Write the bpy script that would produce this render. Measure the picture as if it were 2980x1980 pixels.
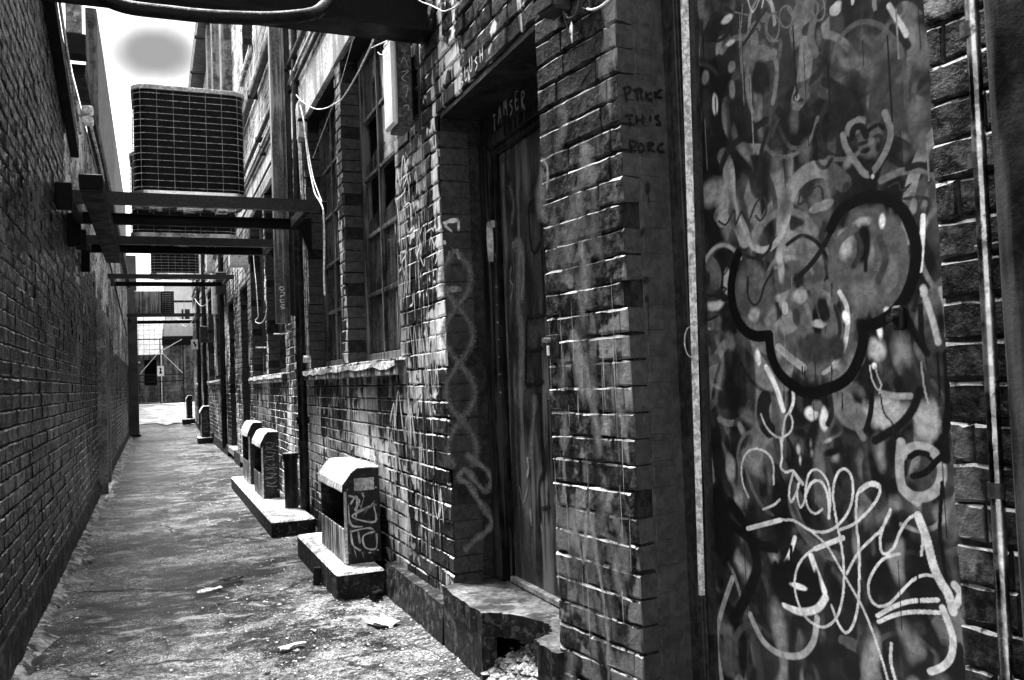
import bpy, math, random
import numpy as np
from mathutils import Matrix, Vector
random.seed(7); rng = np.random.default_rng(11)
for o in list(bpy.data.objects): bpy.data.objects.remove(o)
scene = bpy.context.scene
COL = scene.collection
# ------------------------------------------------------------------ camera
CAMZ = 1.25
cam = bpy.data.cameras.new('camera'); cam.lens = 30.52; cam.sensor_width = 36; cam.sensor_fit = 'HORIZONTAL'
cam.clip_start = 0.05; cam.clip_end = 2000
camo = bpy.data.objects.new('camera', cam); COL.objects.link(camo)
RW = np.array([[0.92340825, -0.01992416, 0.38330176], [-0.38184409, 0.05349507, 0.92267728], [-0.03888832, -0.99836932, 0.04178986]])
camo.matrix_world = Matrix(((RW[0,0], -RW[0,1], -RW[0,2], 0), (RW[1,0], -RW[1,1], -RW[1,2], 0), (RW[2,0], -RW[2,1], -RW[2,2], CAMZ), (0,0,0,1)))
scene.camera = camo
def pix(w):                       # size ranking of bricks only: where a point falls in the 1024 px wide picture, and metres to pixels there
    c = RW.T @ (np.asarray(w, float) - np.array([0, 0, CAMZ]))
    if c[2] < .1: return None
    return 512 + 868*c[0]/c[2], 340 + 868*c[1]/c[2], 868/c[2]
# ------------------------------------------------------------------ world, sun, exposure
SUN_DIR = Vector((-0.15, 0.40, 1.0)).normalized()
world = bpy.data.worlds.new('World'); scene.world = world; world.use_nodes = True
wt = world.node_tree; wt.nodes.clear()
sky = wt.nodes.new('ShaderNodeTexSky'); sky.sky_type = 'NISHITA'; sky.sun_disc = False
sky.sun_elevation = math.asin(SUN_DIR.z); sky.sun_rotation = math.atan2(SUN_DIR.x, SUN_DIR.y)
sky.air_density = 1.0; sky.dust_density = 3.0; sky.ozone_density = 1.0
bw = wt.nodes.new('ShaderNodeRGBToBW'); wt.links.new(sky.outputs[0], bw.inputs[0])
tc = wt.nodes.new('ShaderNodeTexCoord'); nz = wt.nodes.new('ShaderNodeTexNoise'); nz.inputs['Scale'].default_value = 14; nz.inputs['Detail'].default_value = 3
wt.links.new(tc.outputs['Generated'], nz.inputs['Vector'])
acc = bw.outputs[0]
for (dx, dy, dz), sz in [((0.006, .9387, .3446), 21), ((.45, .80, .40), 24), ((-.5, .75, .45), 20), ((.2, -.85, .5), 18), ((-.6, -.5, .6), 22), ((.7, -.2, .68), 20)]:
    sub = wt.nodes.new('ShaderNodeVectorMath'); sub.operation = 'SUBTRACT'; sub.inputs[1].default_value = (dx, dy, dz); wt.links.new(tc.outputs['Generated'], sub.inputs[0])
    sc = wt.nodes.new('ShaderNodeVectorMath'); sc.operation = 'MULTIPLY'; sc.inputs[1].default_value = (sz*.82, sz*.82, sz*1.4); wt.links.new(sub.outputs[0], sc.inputs[0])
    ln = wt.nodes.new('ShaderNodeVectorMath'); ln.operation = 'LENGTH'; wt.links.new(sc.outputs[0], ln.inputs[0])
    ad = wt.nodes.new('ShaderNodeMath'); ad.operation = 'MULTIPLY_ADD'; ad.inputs[1].default_value = .7; wt.links.new(nz.outputs[0], ad.inputs[0]); wt.links.new(ln.outputs['Value'], ad.inputs[2])
    mr = wt.nodes.new('ShaderNodeMapRange'); mr.interpolation_type = 'SMOOTHSTEP'
    for k, v in (('From Min', .6), ('From Max', 1.9), ('To Min', .15), ('To Max', 1.0)): mr.inputs[k].default_value = v
    wt.links.new(ad.outputs[0], mr.inputs['Value'])
    mu = wt.nodes.new('ShaderNodeMath'); mu.operation = 'MULTIPLY'; wt.links.new(acc, mu.inputs[0]); wt.links.new(mr.outputs[0], mu.inputs[1]); acc = mu.outputs[0]
bg = wt.nodes.new('ShaderNodeBackground'); bg.inputs['Strength'].default_value = 0.07
wt.links.new(acc, bg.inputs['Color'])
wo = wt.nodes.new('ShaderNodeOutputWorld'); wt.links.new(bg.outputs[0], wo.inputs[0])
sl = bpy.data.lights.new('sun', 'SUN'); sl.energy = 1.5; sl.angle = math.radians(24); sl.color = (1, 1, 1)
so = bpy.data.objects.new('sun', sl); COL.objects.link(so); so.rotation_euler = SUN_DIR.to_track_quat('Z', 'Y').to_euler()
vs = scene.view_settings; vs.view_transform = 'Standard'; vs.look = 'None'; vs.gamma = 1; vs.use_curve_mapping = False
vs.exposure = 3.2

# ------------------------------------------------------------------ materials (all greys: a black and white photograph)
class G:
    def __init__(s, name):
        s.m = bpy.data.materials.new(name); s.m.use_nodes = True; s.t = s.m.node_tree; s.t.nodes.clear()
        s.geo = s.n('ShaderNodeNewGeometry'); s.pos = s.geo.outputs['Position']
    def n(s, typ, ins=None, **pr):
        nd = s.t.nodes.new(typ)
        for k, v in pr.items(): setattr(nd, k, v)
        for k, v in (ins or {}).items():
            if isinstance(v, bpy.types.NodeSocket): s.t.links.new(v, nd.inputs[k])
            else: nd.inputs[k].default_value = v
        return nd
    def math(s, op, a, b=0.0, c=0.0, clamp=False): return s.n('ShaderNodeMath', {0: a, 1: b, 2: c}, operation=op, use_clamp=clamp).outputs[0]
    def vec(s, k, base=None): return s.n('ShaderNodeVectorMath', {0: base or s.pos, 1: k}, operation='MULTIPLY').outputs[0]
    def noise(s, k, detail=4, rough=.55, base=None, dist=0.0):
        if not isinstance(k, tuple): k = (k, k, k)
        return s.n('ShaderNodeTexNoise', {'Vector': s.vec(k, base), 'Scale': 1.0, 'Detail': detail, 'Roughness': rough, 'Distortion': dist}).outputs[0]
    def ramp(s, v, a, b, lo=0.0, hi=1.0, smooth=True):
        return s.n('ShaderNodeMapRange', {'Value': v, 'From Min': a, 'From Max': b, 'To Min': lo, 'To Max': hi}, interpolation_type='SMOOTHSTEP' if smooth else 'LINEAR').outputs[0]
    def mix(s, f, a, b): return s.math('ADD', s.math('MULTIPLY', a, s.math('SUBTRACT', 1.0, f)), s.math('MULTIPLY', b, f))
    def out(s, val, rough=.6, metal=0.0, spec=.5, height=None, bump=.2, dist=.01, alpha=None, coat=0.0):
        ins = {'Base Color': val if isinstance(val, bpy.types.NodeSocket) else (val, val, val, 1), 'Roughness': rough, 'Metallic': metal, 'Specular IOR Level': spec, 'Coat Weight': coat, 'Coat Roughness': .25}
        if height is not None: ins['Normal'] = s.n('ShaderNodeBump', {'Height': height, 'Strength': bump, 'Distance': dist}).outputs[0]
        b = s.n('ShaderNodeBsdfPrincipled', ins); sh = b.outputs[0]
        if alpha is not None:
            tr = s.n('ShaderNodeBsdfTransparent'); sh = s.n('ShaderNodeMixShader', {0: alpha, 1: tr.outputs[0], 2: sh}).outputs[0]
        s.n('ShaderNodeOutputMaterial', {'Surface': sh}); return s.m
def surf(name, c, rough=.55, var=.35, scale=7, metal=0.0, spec=.15, bump=.2, bscale=70, wear=0.0, wearc=.4, wscale=25, streak=0.0, streakc=.4, sscale=14, stretch=.08, coat=0.0, island=0.0, grain=.35):
    g = G(name); n = g.noise(scale, 4)
    v = g.ramp(n, .41, .59, c*(1-var), c*(1+var), False); hf = g.noise(bscale*.8, 3, .7)
    if grain: v = g.math('MULTIPLY', v, g.ramp(hf, .42, .58, 1-grain, 1+grain, False))
    if island: v = g.math('MULTIPLY', v, g.ramp(g.geo.outputs['Random Per Island'], 0, 1, 1-island, 1+island, False))
    if streak:
        st = g.noise((sscale, sscale, sscale*stretch), 4, .6); lo = g.noise(1.7, 2)
        v = g.mix(g.math('MULTIPLY', g.ramp(g.math('ADD', st, g.math('MULTIPLY', lo, .5)), .72, .86), streak), v, streakc)
    if wear: v = g.mix(g.math('MULTIPLY', g.ramp(g.noise(wscale, 4, .65), .54, .60), wear), v, wearc)
    r = g.ramp(n, .41, .59, max(.05, rough-.12), rough+.12, False)
    return g.out(v, r, metal, spec, hf, bump, coat=coat)
def brick_mat(name, base, spread, white, whitec, zscale=.07, rough=.34, amt_lo=.0, scale=11, bump=.45, thr=.0, ledge=0.0, spec=.14):
    g = G(name)
    oi = g.n('ShaderNodeObjectInfo')
    r = g.math('FRACT', g.math('ADD', g.geo.outputs['Random Per Island'], g.math('MULTIPLY', oi.outputs['Random'], 7.31)))
    v = g.math('MULTIPLY_ADD', g.math('POWER', r, 2.0), spread, base)
    n23 = g.noise(23, 4, .65); v = g.math('MULTIPLY', v, g.ramp(n23, .41, .59, .35, 1.8, False)); hf = g.noise(52, 4, .72); v = g.math('MULTIPLY', v, g.ramp(hf, .43, .57, .5, 1.6, False))
    st = g.noise((scale, scale, scale*zscale), 3, .62, dist=.25); lo = g.noise(1.35, 2, .6); bl = g.noise(6.5, 3, .6)
    f1 = g.ramp(g.math('ADD', st, g.math('MULTIPLY', g.math('SUBTRACT', lo, .5), .9)), .57+thr, .64+thr)
    f2 = g.ramp(g.math('ADD', bl, g.math('MULTIPLY', g.math('SUBTRACT', lo, .5), .7)), .60+thr, .66+thr)
    f = g.math('MULTIPLY', g.math('MAXIMUM', f1, g.math('MULTIPLY', f2, .8)), white)
    v = g.mix(f, v, whitec)
    if ledge: v = g.mix(g.ramp(g.math('ADD', n23, g.math('MULTIPLY', bl, .5)), .66, .76), v, ledge)  # upper brick edges: broken pale glints mixed into the colour
    dk = g.ramp(bl, .52, .60, .75, 0); v = g.math('MULTIPLY', v, g.math('SUBTRACT', 1.0, g.math('MULTIPLY', dk, .35)))
    v = g.math('MULTIPLY', v, g.ramp(g.noise((.55, .55, .9), 3, .6), .42, .58, .5, 1.7, False))
    rr = g.ramp(n23, .41, .59, rough-.12, rough+.2, False)
    return g.out(v, rr, 0, spec, hf, bump, .012)
M = {}
M['brick'] = brick_mat('painted_brick', .008, .032, .95, .7, thr=-.05, rough=.4)
M['brick_near'] = brick_mat('thick_painted_pier_brick', .016, .02, .45, .32, zscale=.25, rough=.42, scale=7, bump=.6)
M['near_ledge'] = brick_mat('glint_pier_brick_edge', .02, .03, .5, .4, ledge=.42, rough=.5)  # upper edges of the pier bricks: sky glint put into the colour
M['brick_ledge'] = brick_mat('glint_brick_edge', .03, .05, .75, .6, ledge=.62, rough=.5)  # right wall brick tops: glint of sky painted on
M['left_ledge'] = brick_mat('glint_glazed_edge', .02, .03, .3, .4, scale=16, ledge=.55, rough=.45)  # left wall brick tops: painted glint
M['brick_white'] = brick_mat('sunlit_efflorescent_brick', .22, .30, .9, .75, rough=.55, thr=-.1)  # glancing light on the upper wall put into the colour, with efflorescence
M['brick_left_lit'] = brick_mat('reflected_light_brick', .14, .32, .9, .75, rough=.5, thr=-.06, scale=16)  # paler left bricks: reflected light put into the colour
M['brick_left'] = brick_mat('dark_glazed_brick', .006, .032, .40, .22, zscale=.10, rough=.36, scale=15, bump=.4, thr=-.02)
M['mortar'] = surf('mortar', .016, .75, .5, 20, bump=.5, bscale=120)
M['mortar_white'] = surf('mortar_white', .14, .8, .5, 14, bump=.5, bscale=110)  # mortar lightened to go with the painted-in light on the upper bricks
M['render'] = surf('cement_render', .10, .75, .45, 6, bump=.5, bscale=60, streak=.35, streakc=.25)
M['render_dark'] = surf('dark_cement_skirting', .016, .6, .6, 7, bump=.6, bscale=50, grain=.6, wear=.5, wearc=.16, wscale=16)
M['render_white'] = surf('whitewashed_render', .62, .7, .2, 4, bump=.3, bscale=60, streak=.8, streakc=.18, sscale=8)
M['reveal'] = surf('painted_reveal', .024, .4, .18, 6, bump=.6, bscale=42, wear=.12, wearc=.10, wscale=16)
M['reveal_pale'] = surf('grey_painted_reveal', .05, .45, .14, 6, bump=.6, bscale=42, grain=.2, wear=.08, wearc=.14, wscale=22)
M['sill'] = surf('paint_splashed_sill', .07, .5, .5, 9, bump=.4, bscale=50, streak=.9, streakc=.6, sscale=17, stretch=.15)
M['sill_top'] = surf('skylit_sill_top', .75, .6, .25, 15, bump=.4, bscale=70, wear=.5, wearc=.35, wscale=40)  # upper face of the sills: sky light put into the colour
M['steel'] = surf('dark_steel', .018, .5, .4, 8, spec=.3, bump=.15, bscale=80, wear=.2, wearc=.07, wscale=30)
M['steel_black'] = surf('black_steel', .004, .6, .4, 8, bump=.15, spec=.12)
M['steel_grey'] = surf('grey_steel', .09, .45, .3, 5, bump=.12, bscale=60, streak=.6, streakc=.45, sscale=30, stretch=.04)
M['galv'] = surf('galvanised_steel', .5, .35, .3, 9, metal=.6, bump=.1, bscale=60, wear=.4, wearc=.25)
M['bright_galv'] = surf('bright_galvanised_pan', .85, .3, .15, 9, metal=1.0, bump=.15, bscale=30, wear=.4, wearc=.5, wscale=12, grain=.1)
M['white_metal'] = surf('white_enamel', .78, .4, .12, 6, bump=.06, wear=.35, wearc=.4, wscale=30)
M['pale_metal'] = surf('pale_enamel', .5, .45, .25, 6, bump=.08, wear=.4, wearc=.2, wscale=30)
M['fins'] = surf('condenser_fins', .004, .6, .4, 12, bump=.1, spec=.15)
M['wire'] = surf('grille_wire', .55, .4, .3, 20, bump=.0)
M['black_rubber'] = surf('black_lagging', .004, .55, .5, 18, bump=.5, bscale=45, spec=.15)
M['timber'] = surf('weathered_timber', .035, .5, .5, 9, bump=.4, bscale=40, streak=.6, streakc=.24, sscale=40, stretch=.03)
M['timber_dark'] = surf('dark_timber', .006, .45, .5, 12, bump=.35, bscale=40, streak=.6, streakc=.09, sscale=45, stretch=.03)
M['glass'] = surf('dirty_glass', .014, .18, .6, 5, bump=.05, bscale=9, wear=.5, wearc=.06, wscale=8, streak=.5, streakc=.09, sscale=20, stretch=.05)
M['black'] = surf('dark_interior', .003, .8, .3, 5, bump=0, spec=.05)
M['concrete'] = surf('concrete', .30, .8, .35, 9, bump=.45, bscale=60, wear=.5, wearc=.12, wscale=22)
M['yard'] = surf('sunlit_yard_concrete', .36, .8, .5, 2, bump=.4, bscale=40, wear=.6, wearc=.1, wscale=2.5)  # sunlit far end: its brightness put into a paler concrete
M['fillet'] = surf('crumbling_cement_fillet', .16, .85, .7, 7, bump=.9, bscale=45, wear=.8, wearc=.55, wscale=11)
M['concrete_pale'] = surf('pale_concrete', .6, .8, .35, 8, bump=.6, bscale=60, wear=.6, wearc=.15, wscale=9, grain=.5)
M['shaded_grimy'] = surf('shaded_grimy_concrete', .014, .75, .6, 9, bump=.6, bscale=60, wear=.5, wearc=.12, wscale=24)  # sides darker than the tops: shade put into the colour, over grime
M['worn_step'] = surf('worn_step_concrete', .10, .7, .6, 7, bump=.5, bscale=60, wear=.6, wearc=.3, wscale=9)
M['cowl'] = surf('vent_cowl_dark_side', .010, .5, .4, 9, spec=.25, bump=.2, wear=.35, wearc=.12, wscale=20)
M['cowl_top'] = surf('vent_cowl_skylit_top', .75, .5, .15, 10, bump=.3, wear=.6, wearc=.15, wscale=17)  # hood paler than the sides: light from above put into the colour
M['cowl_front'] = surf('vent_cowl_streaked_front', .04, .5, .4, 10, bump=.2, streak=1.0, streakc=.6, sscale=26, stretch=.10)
M['iron'] = surf('cast_iron', .006, .5, .5, 10, spec=.25, bump=.25, bscale=60, wear=.25, wearc=.08)
M['paper'] = surf('litter_paper', .65, .7, .3, 40, bump=.6, bscale=60)
M['stone'] = surf('rubble', .32, .85, .5, 30, bump=.6, bscale=90, wear=.6, wearc=.6, wscale=60, island=.6)
M['grit'] = surf('pale_grit', .42, .8, .3, 30, bump=0, island=.85, grain=0)
M['cable_white'] = surf('white_cable', .72, .4, .1, 8, bump=0)
M['cable_dark'] = surf('dark_cable', .03, .4, .2, 8, bump=0)
M['roof'] = surf('pale_roof_tiles', .7, .7, .2, 5, bump=.2, island=.25)
M['far_brick'] = surf('far_brick', .12, .8, .5, 6, bump=.3, bscale=30, streak=.5, streakc=.5, sscale=6)
M['party_brick'] = surf('party_wall_brick', .035, .8, .5, 3, bump=.3, bscale=30, streak=.5, streakc=.12, sscale=6)
M['far_white'] = surf('far_white_wall', .75, .8, .1, 1)
def attr_paint(name, rough=.4, alpha=True):
    g = G(name); a = g.n('ShaderNodeAttribute', attribute_name='val'); v = a.outputs['Fac']
    v = g.math('MULTIPLY', v, g.ramp(g.noise(40, 4, .6), .41, .59, .75, 1.2, False))
    al = g.n('ShaderNodeAttribute', attribute_name='alp').outputs['Fac'] if alpha else None
    if alpha: al = g.math('MULTIPLY', al, g.ramp(g.noise(90, 4, .7), .28, .5, .35, 1.0))
    return g.out(v, rough, 0, .5, g.noise(30, 4), .12, alpha=al)
M['spray'] = attr_paint('spray_paint')
M['door_paint'] = attr_paint('graffiti_door_paint', .33, False)
def ground_mat():
    g = G('alley_concrete')
    n1 = g.noise(1.1, 6, .6); n2 = g.noise(5.5, 5, .62); n3 = g.noise(38, 4, .7); n4 = g.noise(120, 3, .7)
    v = g.ramp(n1, .42, .58, .055, .12, False)
    v = g.math('MULTIPLY', v, g.ramp(n2, .41, .59, .55, 1.45, False)); v = g.math('MULTIPLY', v, g.ramp(n3, .42, .58, .45, 1.7, False)); v = g.math('MULTIPLY', v, g.ramp(n4, .43, .57, .55, 1.5, False))
    st = g.noise((1.1, 1.3, 1), 5, .62, dist=.8)
    patch = g.ramp(st, .52, .535); v = g.math('MULTIPLY', v, g.math('SUBTRACT', 1.0, g.math('MULTIPLY', patch, .82)))          # tar-dark damp stains with hard rims
    w = g.ramp(g.noise((2.6, 4.2, 1), 6, .7), .57, .63); v = g.mix(g.math('MULTIPLY', w, .5), v, .42)
    sp = g.ramp(n4, .59, .64); v = g.mix(g.math('MULTIPLY', sp, g.ramp(n2, .42, .6, .15, .9)), v, .65)
    vor = g.n('ShaderNodeTexVoronoi', {'Vector': g.n('ShaderNodeVectorMath', {0: g.vec((.75, .62, 1)), 1: g.n('ShaderNodeVectorMath', {0: g.n('ShaderNodeTexNoise', {'Vector': g.pos, 'Scale': 3.0, 'Detail': 5.0}).outputs['Color'], 1: (.35, .35, 0)}, operation='MULTIPLY').outputs[0]}, operation='ADD').outputs[0], 'Scale': 1.0}, feature='DISTANCE_TO_EDGE')
    cr = g.ramp(vor.outputs['Distance'], .004, .016, 1.0, 0.0); cr = g.math('MULTIPLY', cr, g.ramp(n1, .47, .55)); v = g.math('MULTIPLY', v, g.math('SUBTRACT', 1.0, g.math('MULTIPLY', cr, .8)))
    h = g.math('ADD', g.math('MULTIPLY', n2, .35), g.math('ADD', g.math('MULTIPLY', n3, .5), g.math('SUBTRACT', g.math('MULTIPLY', n4, .2), g.math('MULTIPLY', cr, .8))))
    r = g.mix(patch, g.ramp(n2, .41, .59, .5, .75, False), .34)
    return g.out(v, r, 0, .10, h, .6, .015)
M['ground'] = ground_mat()

# ------------------------------------------------------------------ helpers
def tag(o, label=None, cat=None, group=None, kind=None):
    if label: o['label'] = label
    if cat: o['category'] = cat
    if group: o['group'] = group
    if kind: o['kind'] = kind
    return o
def setparent(o, p):
    if p is not None:
        o.parent = p; o.matrix_parent_inverse = p.matrix_basis.inverted() if p.parent is None else (p.parent.matrix_basis @ p.matrix_parent_inverse @ p.matrix_basis).inverted()
def thing(name, label, cat, loc=(0, 0, 0), group=None):
    o = bpy.data.objects.new(name, None); o.empty_display_size = .1; COL.objects.link(o); o.location = loc
    o.matrix_basis = Matrix.Translation(loc); return tag(o, label, cat, group)
def link_mesh(name, me, mats, parent=None, smooth=False):
    for m in (mats if isinstance(mats, (list, tuple)) else [mats]): me.materials.append(M[m] if isinstance(m, str) else m)
    o = bpy.data.objects.new(name, me); COL.objects.link(o); setparent(o, parent)
    if smooth: me.polygons.foreach_set('use_smooth', [True]*len(me.polygons))
    return o
class MB:
    def __init__(s): s.v = []; s.f = []; s.mi = []; s.sm = []
    def add(s, vs, fs, mi=0, smooth=False):
        k = len(s.v); s.v += [tuple(v) for v in vs]; s.f += [tuple(i+k for i in f) for f in fs]; s.mi += [mi]*len(fs); s.sm += [smooth]*len(fs); return s
    def box(s, x0, x1, y0, y1, z0, z1, b=0.0, mi=0, M4=None):
        x0, x1 = min(x0, x1), max(x0, x1); y0, y1 = min(y0, y1), max(y0, y1); z0, z1 = min(z0, z1), max(z0, z1)
        b = min(b, .45*min(x1-x0, y1-y0, z1-z0)); vs = []; idx = {}
        X, Y, Z = (x0, x1), (y0, y1), (z0, z1); sg = (1, -1)
        if b <= 0:
            vs = [(X[i], Y[j], Z[k]) for i in (0, 1) for j in (0, 1) for k in (0, 1)]
            fs = [(0,1,3,2),(4,6,7,5),(0,4,5,1),(2,3,7,6),(0,2,6,4),(1,5,7,3)]
        else:
            for i in (0, 1):
                for j in (0, 1):
                    for k in (0, 1):
                        for a in range(3):
                            p = [X[i], Y[j], Z[k]]
                            for q in range(3):
                                if q != a: p[q] += b*sg[(i, j, k)[q]]
                            idx[i, j, k, a] = len(vs); vs.append(tuple(p))
            fs = []
            for i in (0, 1):
                f = [idx[i,0,0,0], idx[i,1,0,0], idx[i,1,1,0], idx[i,0,1,0]]; fs.append(f if i else f[::-1])
                f = [idx[0,i,0,1], idx[0,i,1,1], idx[1,i,1,1], idx[1,i,0,1]]; fs.append(f if i else f[::-1])
                f = [idx[0,0,i,2], idx[1,0,i,2], idx[1,1,i,2], idx[0,1,i,2]]; fs.append(f if i else f[::-1])
            for i in (0, 1):
                for j in (0, 1):
                    f = [idx[i,j,0,0], idx[i,j,1,0], idx[i,j,1,1], idx[i,j,0,1]]; fs.append(f if (i+j) % 2 else f[::-1])
                    f = [idx[i,0,j,0], idx[i,0,j,2], idx[i,1,j,2], idx[i,1,j,0]]; fs.append(f if (i+j) % 2 else f[::-1])
                    f = [idx[0,i,j,1], idx[1,i,j,1], idx[1,i,j,2], idx[0,i,j,2]]; fs.append(f if (i+j) % 2 else f[::-1])
                    for k in (0, 1):
                        f = [idx[i,j,k,0], idx[i,j,k,1], idx[i,j,k,2]]; fs.append(f if (i+j+k) % 2 else f[::-1])
        if M4 is not None: vs = [tuple(M4 @ Vector(v)) for v in vs]
        return s.add(vs, fs, mi)
    def tube(s, pts, r, n=8, mi=0, cap=True, sm=0):
        P = [Vector(p) for p in pts]
        if sm: P = [Vector(p) for p in catmull([tuple(p) for p in P], sm)]
        rings = []; up = None; vs = []; fs = []
        for i, p in enumerate(P):
            t = (P[min(i+1, len(P)-1)] - P[max(i-1, 0)]).normalized()
            if up is None: up = t.orthogonal().normalized()
            up = (up - t*up.dot(t)).normalized(); sd = t.cross(up); rr = r[i] if isinstance(r, (list, tuple)) else r
            for k in range(n):
                a = 2*math.pi*k/n; vs.append(p + up*math.cos(a)*rr + sd*math.sin(a)*rr)
        for i in range(len(P)-1):
            for k in range(n): fs.append((i*n+k, i*n+(k+1) % n, (i+1)*n+(k+1) % n, (i+1)*n+k))
        s.add(vs, fs, mi, True)
        if cap: s.add(vs[:n], [tuple(range(n))[::-1]], mi); s.add(vs[-n:], [tuple(range(n))], mi)
        return s
    def prism(s, poly, axis, a, b, mi=0):          # poly: 2-D outline; axis 'y' (x,z outline), 'z' (x,y outline), 'x' (y,z outline)
        n = len(poly); mk = {'y': lambda p, t: (p[0], t, p[1]), 'z': lambda p, t: (p[0], p[1], t), 'x': lambda p, t: (t, p[0], p[1])}[axis]
        vs = [mk(p, a) for p in poly] + [mk(p, b) for p in poly]
        fs = [tuple(range(n))[::-1], tuple(range(n, 2*n))] + [(i, (i+1) % n, n+(i+1) % n, n+i) for i in range(n)]
        return s.add(vs, fs, mi)
    def build(s, name, mats, parent=None, bevel=0.0):
        me = bpy.data.meshes.new(name); me.from_pydata(s.v, [], s.f)
        me.polygons.foreach_set('material_index', s.mi); me.polygons.foreach_set('use_smooth', s.sm); me.update()
        return link_mesh(name, me, mats, parent)
def catmull(P, k):
    if len(P) < 3: return P
    P = [np.array(p, float) for p in P]; out = []
    for i in range(len(P)-1):
        a = P[max(i-1, 0)]; b = P[i]; c = P[i+1]; d = P[min(i+2, len(P)-1)]
        for j in range(k):
            t = j/k; out.append(tuple(.5*((2*b) + (c-a)*t + (2*a-5*b+4*c-d)*t*t + (3*b-a-3*c+d)*t**3)))
    out.append(tuple(P[-1])); return out
def copy_tree(o, parent=None):
    c = o.copy(); COL.objects.link(c)
    if parent is not None: c.parent = parent
    for ch in [x for x in bpy.data.objects if x.parent == o]: copy_tree(ch, c)
    return c
def top_faces(mb):                 # index 0 on upward faces, 1 (grime with shade put in the colour) on the rest
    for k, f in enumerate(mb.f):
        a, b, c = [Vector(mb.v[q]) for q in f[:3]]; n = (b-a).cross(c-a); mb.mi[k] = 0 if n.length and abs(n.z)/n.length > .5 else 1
def simple(name, label, cat, mb, mats, group=None): return tag(mb.build(name, mats), label, cat, group)

# ------------------------------------------------------------------ brick walls
class Frame:                        # a wall plane: u along the wall, d out of the wall, z up
    def __init__(s, o, e, n): s.o = np.array(o, float); s.e = np.array(e, float); s.n = np.array(n, float); s.hand = s.e[0]*s.n[1]-s.e[1]*s.n[0]
    def p(s, u, z, d=0.0): q = s.o + s.e*u + s.n*d; return (q[0], q[1], z)
A8 = math.radians(8)
FM = Frame((1.3, 0), (0, 1), (-1, 0))
FN = Frame((1.3, 2.802), (math.sin(A8), -math.cos(A8)), (-math.cos(A8), -math.sin(A8)))
FL = Frame((-.6, 0), (0, 1), (1, 0))
def lay(fr, u0, u1, z0, z1, course, openings, mix=.35, joint=.011, seed=1, L=.228, HD=.108, deep=.15, ends=()):
    R = random.Random(seed); out = []; row = 0; z = z0
    while z < z1 - .02:
        zt = min(z + course - joint, z1); u = u0 - R.uniform(0, .12) - (0.06 if row % 2 else 0.0); k = 0
        spans = [(u0, u1)]
        for a, b, c, d in openings:
            if z + course*.5 > c and z + course*.5 < d:
                ns = []
                for s0, s1 in spans:
                    if b <= s0 or a >= s1: ns.append((s0, s1)); continue
                    if a > s0: ns.append((s0, a))
                    if b < s1: ns.append((b, s1))
                spans = ns
        wob = R.uniform(-.002, .002)
        while u < u1:
            ln = (L if (row+k) % 2 or R.random() > mix*1.4 else HD) if R.random() > .04 else R.uniform(.12, .2); k += 1
            for s0, s1 in spans:
                a = max(u, s0); b = min(u+ln, s1)
                if b - a > .028:
                    dp = any(abs(a-q) < .004 or abs(b-q) < .004 for o in openings for q in o[:2]) or any(abs(a-q) < .004 or abs(b-q) < .004 for q in ends)
                    out.append((fr, a, b, z + wob + R.uniform(-.0015, .0015), zt + wob + R.uniform(-.0015, .0015), R.gauss(0, .0024), deep if dp else .03))
            u += ln + .006
        z += course; row += 1
    return out
def brick_verts(fr, a, b, z0, z1, p, dp, ch, J):
    f = lambda u, z, d: fr.p(u, z, d)
    fr4 = [(a+ch, z0+ch), (b-ch, z0+ch), (b-ch, z1-ch), (a+ch, z1-ch)]; ou = [(a, z0), (b, z0), (b, z1), (a, z1)]
    V = [f(u+J.uniform(-.0022, .0022), z+J.uniform(-.0022, .0022), p+J.uniform(-.002, .002)) for u, z in fr4] + [f(u+J.uniform(-.0015, .0015), z+J.uniform(-.0015, .0015), p-ch*.8) for u, z in ou] + [f(u, z, -dp) for u, z in ou]
    return V
BF = [(0,1,2,3)] + [(4+i, 4+(i+1) % 4, (i+1) % 4, i) for i in range(4)] + [(8+i, 8+(i+1) % 4, 4+(i+1) % 4, 4+i) for i in range(4)]
BFR = [f[::-1] for f in BF]
def brick_fine(hl, hz, dp, ch, J):      # a worn brick: 12-point outline, chipped rims
    us = [-hl, -hl*.5, 0, hl*.5, hl] if hl > .07 else [-hl, -hl*.2, hl*.3, hl]
    out = [(u, -hz) for u in us] + [(u, hz) for u in us[::-1]]; n = len(out)
    V = []
    for u, z in out: V.append((u*(1-.0028/hl)+J.uniform(-.002, .002), J.uniform(-.0025, .002), (z-math.copysign(ch*J.uniform(.6, 1.5), z))))
    for u, z in out: V.append((u+J.uniform(-.001, .001), -ch*J.uniform(.5, 1.2), z+J.uniform(-.0042, .0028)))
    for u, z in out: V.append((u, -dp, z))
    return V, [tuple(range(n))] + [(n+i, n+(i+1) % n, (i+1) % n, i) for i in range(n)] + [(2*n+i, 2*n+(i+1) % n, n+(i+1) % n, n+i) for i in range(n)]
LEDGE = 1; REVEAL = 'reveal_pale'
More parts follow.
